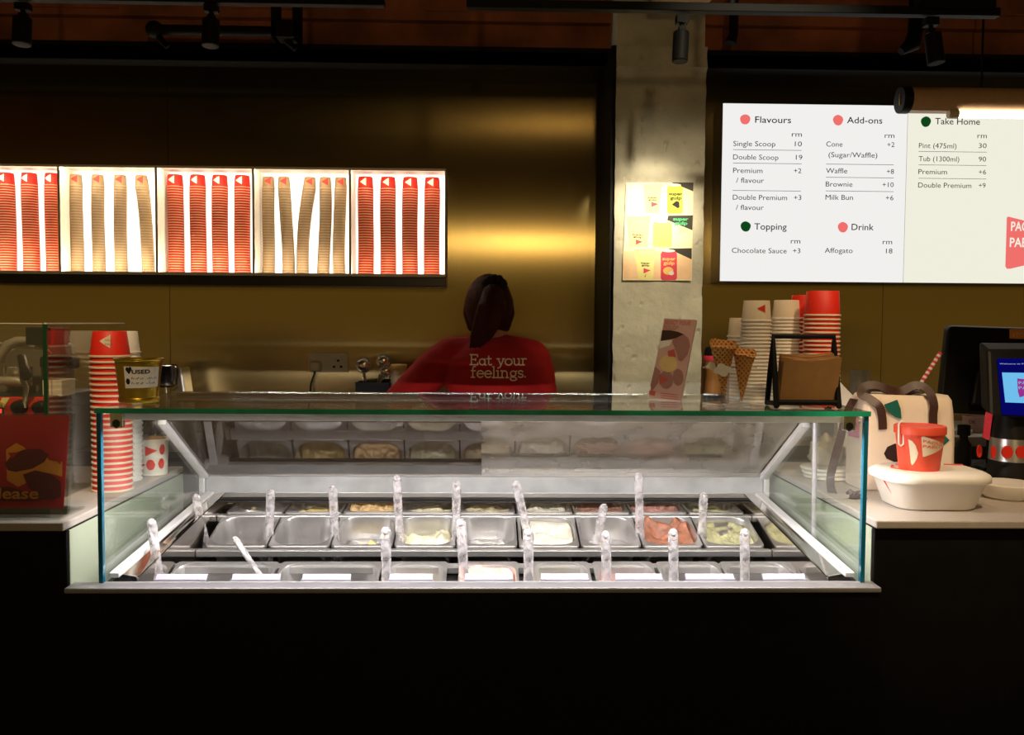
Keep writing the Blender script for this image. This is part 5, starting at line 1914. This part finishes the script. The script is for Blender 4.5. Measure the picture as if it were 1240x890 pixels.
pf([(485, 405), (580, 438), (488, 470)], 8, 0.001)
pf([(435, 240), (470, 212), (492, 220), (494, 262), (480, 268)], 7, 0.001)
pf(ell(408, 750, 40, 30), 2, 0.001)
pf(ell(432, 768, 20, 16), 6, 0.0012)
pf([(225, 795), (238, 770), (232, 800)], 4, 0.001)


def ptxt(s, x, y, w_, h_, mi, skew=0.0):
    k = PD / FPX / 6.357
    o_ = pp(x, y, 0.0014)
    m.text(s, lambda u, v: o_ + Vector((u, 0, v + skew * u)), w_ * k, h_ * k, mi, bold=0.03)


for x, y, w_, mi, sk in ((413, 168, 104, 7, 0), (445, 362, 118, 5, 0), (362, 668, 102, 2, 0), (250, 190, 74, 7, -0.05), (132, 474, 84, 7, -0.1), (196, 694, 72, 7, -0.05)):
    hh = 24 if w_ > 100 else 13
    ptxt('super', x, y, w_, hh, mi, sk)
    ptxt('gulp', x + w_ * 0.08, y + hh * 1.35, w_ * 0.86, hh, mi, sk)
m.build('print', PM, psheet, fix=False)

# ------------------------------------------------------------------ right counter
# insulated tote bag
bf = 2.36
x0, x1 = P(1045, 540, bf).x, P(1159, 540, bf).x
zt = P(1100, 482, bf).z
bd = 0.125
t = thing('tote_bag', 'white canvas tote bag with coloured patches and brown ribbon handles on the right counter', 'bag', ((x0 + x1) / 2, bf + 0.06, CZ))
m = MB()
loops = []
hgt = zt - CZ
for f, dx, dy in ((0.0, 0.004, 0.004), (0.02, 0.0, 0.0), (0.3, 0.001, -0.002), (0.6, 0.002, -0.002), (0.85, 0.004, 0.004), (0.97, 0.006, 0.010), (1.0, 0.012, 0.018)):
    lp = rrect(x1 - x0 - 2 * dx, bd - 2 * dy, 0.018, CZ + 0.0005 + hgt * f, 6, (x0 + x1) / 2, bf + bd / 2)
    if f >= 1.0:
        lp = [p + Vector((0, 0, 0.012 * math.sin((p.x - x0) * 28))) for p in lp]
    loops.append(lp)
m.loft(loops)
m.build('body', 'bag', t, smooth=60, bevel=0.0)


def bface(pts, mtl, name='patch'):
    mm = MB()
    mm.prism([(P(x, y, bf).x, bf - 0.0035, P(x, y, bf).z) for x, y in pts], (0, 0.0028, 0))
    return mm.build(name, mtl, t)


bface([(1070, 490), (1086, 484), (1090, 495), (1091, 507), (1084, 505), (1076, 499)], 'teal')
bface([(1070, 549), (1074, 541), (1083, 537), (1096, 538), (1100, 550), (1094, 558), (1082, 559), (1073, 555)], 'plum')
bface([(1131, 526), (1142, 525), (1149, 533), (1140, 541), (1130, 546)], 'teal')
mm = MB()
xs_ = x0 - 0.0025
yy0 = bf + 0.03
mm.prism([(xs_, yy0 - 0.004, P(1043, 532, bf).z), (xs_, yy0 + 0.012, P(1043, 505, bf).z), (xs_, yy0 + 0.045, P(1043, 500, bf).z), (xs_, yy0 + 0.075, P(1035, 520, bf).z), (xs_, yy0 + 0.06, P(1035, 533, bf).z)], (0.002, 0, 0))
mm.build('patch', 'pink', t)


def ribbon(pts, w, nrm, mtl, name, parent):
    """flat band along pts, width w measured along nrm-perpendicular"""
    mm = MB()
    pts = [Vector(p) for p in pts]
    fine = []
    n = len(pts)
    for i in range(n - 1):
        p0_, p1_, p2_, p3_ = pts[max(i - 1, 0)], pts[i], pts[i + 1], pts[min(i + 2, n - 1)]
        for k in range(6):
            s = k / 6
            fine.append(0.5 * ((2 * p1_) + (p2_ - p0_) * s + (2 * p0_ - 5 * p1_ + 4 * p2_ - p3_) * s * s + (3 * p1_ - p0_ - 3 * p2_ + p3_) * s ** 3))
    fine.append(pts[-1])
    loops = []
    for i, p in enumerate(fine):
        tg = (fine[min(i + 1, len(fine) - 1)] - fine[max(i - 1, 0)]).normalized()
        nn = Vector(nrm(i / (len(fine) - 1))).normalized()
        s = tg.cross(nn).normalized()
        loops.append([p + s * w / 2 + nn * 0.001, p - s * w / 2 + nn * 0.001, p - s * w / 2 - nn * 0.001, p + s * w / 2 - nn * 0.001])
    mm.loft(loops)
    return mm.build(name, mtl, parent, smooth=50)


def Bp(x, y, dy=0.0):
    q = P(x, y, bf + dy)
    return q


fr = lambda s: (0, -1, 0.15)
ribbon([Bp(1069, 520, -0.005), Bp(1068, 503, -0.006), Bp(1064, 491, -0.004), Bp(1052, 482, 0.01), Bp(1043, 478, 0.02), Bp(1045, 469, 0.03), Bp(1060, 466, 0.03), Bp(1074, 471, 0.025), Bp(1090, 474, 0.03), Bp(1106, 467, 0.03), Bp(1118, 468, 0.02), Bp(1127, 477, 0.004), Bp(1131, 490, -0.006), Bp(1130, 502, -0.006), Bp(1130, 516, -0.005)], 0.022, lambda s: (0, -1, 0.5 * math.sin(PI * s)), 'brown', 'handle', t)
ribbon([Bp(1052, 480, 0.09), Bp(1050, 474, 0.07), Bp(1062, 470, 0.06), Bp(1085, 478, 0.05), Bp(1110, 473, 0.06), Bp(1122, 480, 0.09)], 0.022, lambda s: (0, -0.6, 1), 'brown', 'handle', t)
# ribbon tie hanging at its left side
q = lambda x, y, dd: P(x, y, dd)
ribbon([q(1034, 483, 2.42), q(1027, 497, 2.40), q(1022, 512, 2.38), q(1018, 530, 2.36), q(1011, 555, 2.345), q(1006, 575, 2.335), q(1006, 590, 2.33), q(1010, 601, 2.325)], 0.022, lambda s: (-0.7, -0.7, 0), 'brown', 'side_tie', t)
m = MB()
bw = q(1030, 604, 2.25)
for k in range(5):
    a = -0.5 + 0.5 * k
    m.tube([bw + Vector((0.0, 0, 0)), bw + Vector((0.020 * math.cos(a), -0.006, 0.016 * math.sin(a) + 0.004)), bw + Vector((0.036 * math.cos(a), 0.0, 0.020 * math.sin(a))), bw + Vector((0.02 * math.cos(a + 0.4), 0.01, 0.012 * math.sin(a + 0.4)))], [0.004, 0.007, 0.008, 0.004], 8, flat=0.45)
m.tube([q(1010, 601, 2.325), q(1018, 604, 2.29), bw], [0.008, 0.007, 0.006], 8, flat=0.3)
m.build('bow', 'brown', t, smooth='all')

# takeaway container
kd = 2.175
kx0, kx1 = P(1064, 600, kd).x, P(1183, 600, kd).x
kc = Vector(((kx0 + kx1) / 2, kd, CZ + 0.0005))
zr_ = P(1120, 584, 2.075).z - CZ
t = thing('takeaway_container', 'white rounded takeaway container with lid under the red tub', 'container', tuple(kc))
kl, kw = 0.205, kx1 - kx0 + 0.012
m = MB()
N = 8
m.loft([[p + kc for p in rrect(*a_)] for a_ in ((kw - 0.075, kl - 0.07, 0.045, 0, N), (kw - 0.060, kl - 0.055, 0.05, 0.004, N), (kw - 0.022, kl - 0.022, 0.058, zr_ - 0.012, N), (kw - 0.016, kl - 0.016, 0.06, zr_ - 0.010, N), (kw - 0.016, kl - 0.016, 0.06, zr_ - 0.006, N))])
m.build('tray', 'white', t, smooth=50)
m = MB()
m.loft([[p + kc for p in rrect(*a_)] for a_ in ((kw - 0.004, kl - 0.004, 0.064, zr_ - 0.008, N), (kw, kl, 0.066, zr_ - 0.006, N), (kw, kl, 0.066, zr_ + 0.005, N), (kw - 0.006, kl - 0.006, 0.064, zr_ + 0.010, N), (kw - 0.028, kl - 0.028, 0.056, zr_ + 0.016, N), (kw - 0.04, kl - 0.04, 0.052, zr_ + 0.0165, N))])
m.build('lid', 'white', t, smooth=50)
ztop_l = CZ + zr_ + 0.0165
m = MB()
# red printed line around the left side and corner
ln_ = []
for x, y in ((kx0 + 0.05, kd + 0.04), (kx0 + 0.03, kd), (kx0 + 0.05, kd - 0.04)):
    ln_.append(Vector((x, y, ztop_l + 0.0022)))
m.tube(ln_, 0.003, 8, flat=0.3)
for k in (0.35, 0.62, 0.85):
    xx = kx0 + (kx1 - kx0) * k
    m.tube([(xx - 0.02, kd + 0.055, ztop_l + 0.0018), (xx + 0.025, kd + 0.05, ztop_l + 0.0018)], 0.004, 8, flat=0.3)
m.tube([Vector((kx0 + 0.0005, kd - 0.02, CZ + zr_ - 0.005)), Vector((kx0 + 0.012, kd - 0.03, CZ + zr_ * 0.62)), Vector((kx0 + 0.026, kd - 0.042, CZ + zr_ * 0.25))], 0.004, 8, flat=0.4)
m.build('red_print', 'coral', t)

# red lidded tub with the triangle logo
td = 2.165
tx_ = P(1112.5, 572, td).x
tz0 = ztop_l + 0.0005
hT = P(1112, 518, td).z - tz0
k_ = td / FPX
r0_, r1_ = 23.5 * k_, 28 * k_
t = thing('lidded_tub', 'coral red lidded tub with pale triangle logo on top of the white container', 'tub', (tx_, td, tz0))
MB().lathe([(r0_ - 0.001, 0), (r0_, 0.001), (r1_, hT - 0.015), (r1_ + 0.001, hT - 0.012)], (tx_, td, tz0), 40).build('body', 'coral', t, smooth=50)
MB().lathe([(r1_ + 0.001, hT - 0.012), (r1_ + 0.0042, hT - 0.0125), (r1_ + 0.0045, hT + 0.004), (r1_ + 0.003, hT + 0.0065), (r1_ - 0.004, hT + 0.0065), (r1_ - 0.005, hT + 0.004)], (tx_, td, tz0), 40).build('lid', 'coral', t, smooth=50)
fn = cone_wrap(tx_, td, tz0, r0_, r1_, hT - 0.015, 0.0, 0.0010)
m = MB()
S_ = k_ / 5.905
tri = [(-20, 37), (-20, -112), (5, -108)]


def tq(zx, zy):            # close-up pixels: tub centre x=490, base y=425
    return ((zx - 487) * S_, (425 - zy) * S_)


patch(m, fn, [tq(428, 172), tq(440, 166), tq(600, 222), tq(618, 238), tq(612, 250), tq(450, 316), tq(434, 316)], 0, 14)
patch(m, fn, [tq(347, 196), tq(372, 205), tq(398, 240), tq(412, 290), tq(404, 330), tq(385, 368), tq(365, 388)], 0, 8)
tlogo = m.build('logo', 'cream', t)
m = MB()
fn3 = cone_wrap(tx_, td, tz0, r0_, r1_, hT - 0.015, 0.0, 0.0016)
for s, zx, zy, ww in (('PAOLO', 440, 212, 150), ('PABLO', 440, 250, 150)):
    u_, v_ = tq(zx, zy)
    m.text(s, lambda a, b, u_=u_, v_=v_, s=s: fn3(u_ + a, v_ + b - a * (0.18 if s == 'PAOLO' else 0.05)), ww * S_, 22 * S_, 0, bold=0.0)
m.build('lettering', 'coral', tlogo, fix=False)
# small clear tag loop at the lid
m = MB()
cl = [tq(x, y) for x, y in ((340, 76), (318, 70), (302, 90), (304, 200), (306, 235), (322, 250), (340, 236), (338, 150))]
m.tube([Vector((tx_ + a, td - 0.02, tz0 + b)) for a, b in cl], 0.0022, 8)
m.build('hanging_loop', 'white', t, smooth=True)

# white round lid / plate
c = P(1211, 611, 2.30)
t_ = MB().lathe([(0.055, 0), (0.058, 0.002), (0.066, 0.018), (0.072, 0.030), (0.0725, 0.034), (0.070, 0.0355), (0.064, 0.034), (0.002, 0.0345)], (c.x, 2.27, CZ + 0.0045), 44)
t_.lathe([(0.050, -0.004), (0.050, 0.001)], (c.x, 2.27, CZ + 0.0045), 30)
o = t_.build('round_lid', 'white', origin=(c.x, 2.27, CZ), smooth=50)
tag(o, 'white round shallow lid lying on the counter right of the container', 'lid')

# stack of white lids and a crumpled plastic bag near the case
c = P(985, 578, 2.56)
lidm = None
for k in range(3):
    m = MB()
    m.lathe([(0.060, 0.0), (0.066, 0.001), (0.070, 0.004), (0.070, 0.008), (0.064, 0.011), (0.056, 0.010), (0.002, 0.010)], (0, 0, 0), 36)
    o = m.build('paper_plate', 'white', smooth=50) if lidm is None else bpy.data.objects.new('paper_plate', lidm)
    if lidm is None:
        lidm = o.data
    else:
        col.objects.link(o)
    o.location = (c.x + 0.045 - 0.004 * k, 2.56 + 0.003 * k, CZ + 0.0005 + 0.0112 * k)
    tag(o, 'white paper plate, %s of the three stacked behind the brown ribbon' % ['bottom', 'middle', 'top'][k], 'plate', 'white plates beside the tote bag')
m = MB()
pc = Vector((c.x + 0.045, 2.58, CZ + 0.035))
ret = bmesh.ops.create_icosphere(m.bm, subdivisions=4, radius=1)
for v in ret['verts']:
    p = v.co.copy()
    n_ = 1 + 0.28 * noise.noise(p * 2.2) + 0.10 * noise.noise(p * 6)
    spike = max(0, p.z) * (0.25 * noise.noise(Vector((p.x * 3, p.y * 3, 1))))
    v.co = pc + Vector((p.x * 0.048 * n_, p.y * 0.040 * n_, (max(p.z, -0.6) + 0.6) * 0.050 * n_ + spike * 0.05))
o = m.build('plastic_bag', 'crumple', origin=(pc.x, pc.y, pc.z), smooth='all')
tag(o, 'crumpled translucent plastic bag on the stack of white plates', 'bag')

# clear cups on the back counter, paper wrapper, striped straw
c = P(1041, 470, 3.36)
zt = P(1041, 448, 3.36).z
m = MB()
hh = zt - 1.0205
m.lathe([(0.027, 0), (0.0275, 0.002), (0.036, hh - 0.03), (0.038, hh - 0.02), (0.036, hh - 0.015), (0.038, hh - 0.008), (0.0365, hh - 0.004), (0.038, hh), (0.036, hh), (0.034, hh - 0.03), (0.0255, 0.004), (0.002, 0.004)], (c.x, 3.36, 1.0205), 30)
tag(m.build('plastic_cup', 'clearplastic', origin=(c.x, 3.36, 1.02), smooth=50), 'tall clear plastic cups nested on the back counter behind the tote bag', 'cup')
m = MB()
A1 = [P(1017, 463, 2.66), P(1019, 462, 2.67), P(1042, 487, 2.66), P(1046, 500, 2.66)]
bz_ = CZ
a0 = P(1016, 463, 2.66)
m.prism([(a0.x, 2.66, CZ + 0.001), (a0.x + 0.078, 2.66, CZ + 0.001), (a0.x + 0.070, 2.66, P(1042, 490, 2.66).z), (a0.x + 0.004, 2.66, a0.z), (a0.x, 2.66, a0.z - 0.004)], (0, 0.03, 0))
tag(m.build('paper_wrap', 'white', origin=(a0.x + 0.03, 2.67, CZ)), 'white folded paper sleeve standing beside the napkin holder and tote bag', 'paper')
s0, s1 = P(1139, 427, 2.53), P(1112, 469, 2.53)
dr = (s1 - s0).normalized()
L_ = (s1 - s0).length
t = thing('straw_cup', 'clear cup standing behind the tote bag on the right counter', 'cup', (s1.x, 2.54, CZ))
sb = s1 + dr * 0.22
MB().lathe([(0.028, 0), (0.030, 0.003), (0.038, 0.15), (0.037, 0.15), (0.028, 0.005), (0.002, 0.005)], (sb.x + 0.02, 2.53, CZ + 0.0005), 28).build('body', 'clearplastic', t, smooth=50)
m = MB()
NS = 13
full = (sb - s0).length
for k in range(NS):
    a, b = s0 + dr * (L_ * 0.8 * k / NS), s0 + dr * (L_ * 0.8 * (k + 1) / NS)
    m.cyl(a, b, 0.0058, mi=k % 2, n=12)
m.cyl(s0 + dr * L_ * 0.8, sb, 0.0052, mi=1, n=12)
o = m.build('striped_straw', ['posterpink', 'white'], origin=s0, smooth=50)
tag(o, 'red and white striped straw sticking up behind the tote bag', 'straw')

# pink cups and odds on the white back counter
c = P(1179, 521, 3.34)
t = thing('paper_cup', 'pink paper cup with dark lettering on the white back counter', 'cup', (c.x, 3.34, 1.02))
hh = 15.5 * 3.34 / FPX + 0.01
MB().lathe([(0.034, 0), (0.035, 0.002), (0.040, hh), (0.042, hh + 0.002), (0.040, hh + 0.004), (0.034, 0.006), (0.002, 0.006)], (c.x, 3.34, 1.0205), 28).build('body', 'lilac', t, smooth=50)
fnp = cone_wrap(c.x, 3.34, 1.0205, 0.035, 0.040, hh, -0.3, 0.001)
m = MB()
m.text('OK', lambda a, b: fnp(-0.024 + a, hh * 0.62 + b), 0.022, 0.013, 0)
m.build('lettering', 'ink', t, fix=False)
c = P(1160, 522, 3.30)
o = MB().lathe([(0.035, 0), (0.045, 0.001), (0.05, 0.012), (0.048, 0.016), (0.002, 0.016)], (c.x, 3.30, 1.0205), 28).build('saucer', 'white', origin=(c.x, 3.30, 1.02), smooth=50)
tag(o, 'white saucer on the back counter left of the pink cup', 'saucer')
c = P(1166, 560, 2.62)
t = thing('black_bottle', 'small black bottle between the tote bag and the till', 'bottle', (c.x, 2.62, CZ))
MB().lathe([(0.020, 0), (0.022, 0.003), (0.022, 0.09), (0.012, 0.105), (0.012, 0.115), (0.018, 0.117), (0.018, 0.145), (0.015, 0.147)], (c.x, 2.62, CZ + 0.0005), 20).build('body', 'blackp', t, smooth=50)

# point-of-sale monitor seen from behind
md = 2.72
t = thing('pos_monitor', 'large black till monitor seen from behind with an orange label', 'monitor', (P(1220, 590, md).x, md, CZ))


def Mo(px, py, dy=0.0):
    return P(px, py, md + dy)


m = MB()
a_, b_, c_, d_ = Mo(1137, 489, -0.04), Mo(1150, 505, -0.05), Mo(1300, 512, -0.05), Mo(1300, 398, 0.0)
e_ = Mo(1148, 397, 0.0)
m.prism([Mo(1137.5, 500, -0.05), Mo(1300, 508, -0.05), Mo(1300, 400, 0), Mo(1154, 395, 0), Mo(1148, 399, -0.001)], (0, 0.03, 0.004))
m.build('back_shell', 'blackp', t, bevel=0.006)
m = MB()
lz0 = Mo(1215, 500, -0.05)
m.prism([Mo(1172, 490, -0.052), Mo(1300, 494, -0.052), Mo(1300, 432, -0.02), Mo(1218, 421, -0.02), Mo(1190, 430, -0.021), Mo(1178, 452, -0.03)], (0, -0.022, 0))
m.build('vesa_hub', 'blackp', t, bevel=0.008)
m = MB()
m.prism([Mo(1223, 398.5, -0.004), Mo(1262, 399.5, -0.004), Mo(1262, 411, -0.009), Mo(1223, 410, -0.009)], (0, 0.003, 0))
olab = m.build('orange_label', 'brand_orange', t)
m = MB()
lo = Mo(1226, 407.5, -0.011)
m.text('STORE', planar(lo, (1, 0, 0), (0, 0.1, 1)), 0.06, 0.012, 0)
m.build('label_lettering', 'cream', olab, fix=False)
m = MB()
fx = Mo(1225, 500).x
m.box(fx - 0.05, fx + 0.05, md + 0.02, md + 0.05, CZ + 0.012, Mo(1225, 470).z)
m.box(fx - 0.10, fx + 0.12, md - 0.04, md + 0.12, CZ + 0.0005, CZ + 0.013)
m.build('stand', 'blackp', t, bevel=0.005)

# customer payment terminal
pd = 2.36
t = thing('payment_terminal', 'black payment terminal with blue lit screen and red dotted band on its base', 'payment terminal', (P(1235, 590, pd).x, pd, CZ))


def Te(px, py, dy=0.0):
    return P(px, py, pd + dy)


m = MB()
m.prism([Te(1199, 505, -0.05), Te(1320, 510, -0.05), Te(1320, 424, 0.01), Te(1196, 424, 0.01)], (0, 0.05, 0.02))
scase = m.build('screen_case', 'blackp', t, bevel=0.008)
tb = Te(1205, 508, -0.05) - Te(1205, 424, 0.01)
off = Vector((0, -0.0008, -0.0003))


def Sc(px, py, k=1):
    f = (py - 424) / 83
    return Te(px, py, 0.01 - 0.06 * f) + Vector((0, -0.0030 - 0.0010 * k, 0))


m = MB()
m.face([Sc(1212, 502), Sc(1312, 506), Sc(1312, 434), Sc(1206, 434)], 0)
m.face([Sc(1216, 487, 2), Sc(1300, 490, 2), Sc(1300, 452, 2), Sc(1212, 451, 2)], 1)
m.face([Sc(1231, 474, 3), Sc(1233, 481, 3), Sc(1275, 468, 3), Sc(1268, 462, 3), Sc(1230, 458, 3)], 2)
o_ = Sc(1209, 441, 3)
m.text('Welcome to Paolo Pablo', planar(o_, (1, 0, 0.0), (0, 0.4, 0.9)), 0.11, 0.0035, 3)
for s_, zy in (('PAOLO', 465), ('PABLO', 471)):
    m.text(s_, planar(Sc(1232, zy, 4), (1, 0, 0), (0, 0.4, 0.9)), 0.06, 0.008, 1)
m.build('screen', ['screen_navy', 'screen_sky', 'screen_plum', 'screen_text'], scase, fix=False)
cxp = Te(1238, 560).x
ra = 66 * pd / FPX * 0.85
m = MB()
zz = [CZ + 0.0005, CZ + 0.006, Te(1235, 560).z, Te(1235, 530).z, Te(1235, 500).z, Te(1235, 470).z]
m.loft([[p + Vector((cxp, pd + 0.02, 0)) for p in rrect(w_, l_, r_, z_, 8)] for w_, l_, r_, z_ in ((0.150, 0.15, 0.07, zz[0]), (0.152, 0.15, 0.07, zz[1]), (0.142, 0.12, 0.055, zz[2]), (0.136, 0.105, 0.05, zz[3]), (0.12, 0.07, 0.03, zz[4]), (0.11, 0.04, 0.018, zz[5]))])
m.build('base', 'blackp', t, smooth=60)
bz0_, bz1_ = Te(1235, 558).z, Te(1235, 531).z
m = MB()
m.loft([[p + Vector((cxp, pd + 0.02, 0)) for p in rrect(0.144, 0.122, 0.056, bz0_, 8)], [p + Vector((cxp, pd + 0.02, 0)) for p in rrect(0.138, 0.108, 0.05, bz1_, 8)]], cap0=False, cap1=False)
pband = m.build('printed_band', 'steel', t, smooth=60)
m = MB()
for k, px in enumerate((1181, 1194, 1210, 1227, 1243)):
    c = Te(px, 545)
    rr = (0.010, 0.010, 0.014, 0.014, 0.012)[k]
    yb = pd + 0.02 - 0.061 + (0.018 if k == 0 else 0.002 if k == 1 else 0)
    m.prism([(c.x + rr * math.cos(q) * (0.6 if k < 2 else 1), yb + 0.0005 * k, c.z + 0.0165 * math.sin(q)) for q in [2 * PI * i / 18 for i in range(18)]], (0, 0.006, 0))
m.build('red_dot', 'red', pband)
m = MB()
m.prism([Te(1195, 499, -0.075), Te(1202, 502, -0.075), Te(1198, 533, -0.06), Te(1191, 530, -0.06)], (0, 0.006, 0))
m.build('red_strap', 'posterpink', t)
m = MB()
m.tube([Te(1180, 575, -0.02), Te(1176, 566, -0.03), Te(1180, 561, -0.04), Te(1192, 560, -0.045)], 0.005, 8)
m.build('cable', 'blackp', t, smooth=True)

# ------------------------------------------------------------------ ceiling rails, spotlights and pipes
def spot(px, py0, py1, dd, w, name_label, tilt=0.0, rail_z=None, brk=True):
    a, b = P(px, py0, dd), P(px, py1, dd)
    t = thing('track_spotlight', name_label, 'spotlight', tuple(a), 'black track spotlights')
    r = w / 2 * dd / FPX
    ax = Vector((tilt, -0.12, -1)).normalized()
    top = a + Vector((0, 0, 0))
    h = a.z - b.z
    m = MB()
    m.cyl(top + ax * (h * 0.34), top + ax * h, r, n=24)
    m.build('housing', 'blackm', t, smooth=50, bevel=0.002)
    m = MB()
    m.cyl(top + ax * (h * 0.985), top + ax * (h * 1.004), r * 0.82, n=24)
    m.build('lens', 'ink', t, smooth=50)
    m = MB()
    m.box(a.x - r * 0.75, a.x + r * 0.75, dd - 0.015, dd + 0.015, a.z - h * 0.14, a.z + 0.004)
    m.cyl(a - Vector((0, 0, h * 0.12)), top + ax * (h * 0.37), r * 0.28)
    m.box(a.x - r * 0.4, a.x + r * 0.4, dd - 0.01, dd + 0.01, a.z - h * 0.30, a.z - h * 0.2)
    m.build('bracket', 'blackm', t, smooth=50)
    return t


RD = 2.45
ra_, rb_ = P(565, 11, RD), P(1208, 20, RD)
rz = (P(826, 15, RD).z)
t = thing('ceiling_rail', 'long black lighting rail hanging before the pillar', 'lighting rail', ((ra_.x + rb_.x) / 2, RD, rz))
MB().box(ra_.x, rb_.x, RD - 0.016, RD + 0.016, rz, rz + 0.022).build('rail', 'blackm', t, bevel=0.002)
for px in (607, 886):
    xx = P(px, 5, RD).x
    MB().cyl((xx, RD, rz + 0.02), (xx + 0.02, RD, 3.05), 0.010).build('hanger', 'blackm', t, smooth=50)
m = MB()
c0_, c1_ = P(1112, 20, RD), P(1198, 20, RD)
m.box(c0_.x, c1_.x, RD - 0.035, RD + 0.035, rz + 0.012, 3.05)
m.build('driver_box', 'blackm', t, bevel=0.003)
sp_ = spot(826, 21, 77, RD, 19, 'black spotlight hanging from the rail directly before the pillar', -0.06)
sp2 = spot(1127, 24, 79, RD, 20, 'black spotlight hanging from the rail above the menu board', 0.10)
RL = 2.75
la_, lb_ = P(-60, 2, RL), P(466, 4, RL)
rzl = P(256, 5, RL).z
t = thing('ceiling_rail', 'black lighting rail at the top left, along the ceiling edge', 'lighting rail', ((la_.x + lb_.x) / 2, RL, rzl))
MB().box(la_.x, lb_.x, RL - 0.016, RL + 0.016, rzl, rzl + 0.02).build('rail', 'blackm', t, bevel=0.002)
for px in (60, 380):
    xx = P(px, 3, RL).x
    MB().cyl((xx, RL, rzl + 0.018), (xx, RL, 3.05), 0.008).build('hanger', 'blackm', t, smooth=50)
spot(28, 6, 56, RL, 21, 'black spotlight at the far left of the ceiling')
spot(256, 8, 58, RL, 20, 'black spotlight hanging from the left ceiling rail by the pipe')
pdp = 3.30
t = thing('ceiling_pipe', 'black horizontal pipe with round end and clamp under the concrete beam', 'pipe', tuple(P(270, 38, pdp)))
p0, p1 = P(187, 36, pdp), P(345, 42, pdp)
p1.z = p0.z
MB().cyl(p0, p1, 0.018).build('pipe', 'blackm', t, smooth=50)
MB().ball(p0, 0.031).build('end_cap', 'blackm', t, smooth='all')
MB().tube([p0, P(196, 50, pdp), P(203, 57, pdp)], [0.012, 0.012, 0.010], 10).build('elbow', 'blackm', t, smooth=True)
m = MB()
a, b = P(331, 12, pdp), P(364, 49, pdp)
m.box(a.x, b.x, pdp - 0.04, pdp + 0.04, b.z, b.z + 0.06)
m.box(a.x, a.x + 0.02, pdp - 0.04, pdp + 0.04, b.z, 3.05)
m.box(b.x - 0.02, b.x, pdp - 0.04, pdp + 0.04, b.z, 3.05)
m.tube([P(346, 48, pdp), P(358, 60, pdp)], [0.014, 0.010], 10)
m.build('clamp', 'blackm', t, bevel=0.003)
pdr = 3.30
t = thing('ceiling_pipe', 'black vertical conduit with elbow under the beam, right of the pillar', 'pipe', tuple(P(888, 50, pdr)))
a = P(888, 52, pdr)
MB().tube([Vector((a.x, pdr, 3.05)), Vector((a.x, pdr, a.z + 0.03)), Vector((a.x - 0.01, pdr, a.z))], [0.017, 0.017, 0.022], 12).build('pipe', 'blackm', t, smooth=True)
t = thing('ceiling_pipe', 'short black conduit behind the right spotlight', 'pipe', tuple(P(1108, 50, pdr)))
a = P(1108, 58, pdr)
MB().tube([Vector((a.x, pdr, 3.05)), Vector((a.x, pdr, a.z + 0.06)), Vector((a.x - 0.015, pdr - 0.01, a.z + 0.01)), Vector((a.x - 0.06, pdr - 0.02, a.z - 0.02))], [0.02, 0.026, 0.03, 0.014], 12).build('pipe', 'blackm', t, smooth=True)
a, b = P(788, 12, 3.15), P(850, 12, 3.15)
m = MB()
m.prism([(a.x, 3.15, a.z), (b.x, 3.15, a.z), (b.x, 3.15, a.z + 0.10), (a.x, 3.15, a.z + 0.10)], (0.02, -0.22, 0))
m.box(a.x + 0.05, a.x + 0.08, 3.0, 3.03, a.z + 0.09, 3.05)
o = m.build('ceiling_box', 'sand', origin=(a.x, 3.0, a.z), bevel=0.004)
tag(o, 'pale sandstone-coloured box on the ceiling above the pillar', 'box')
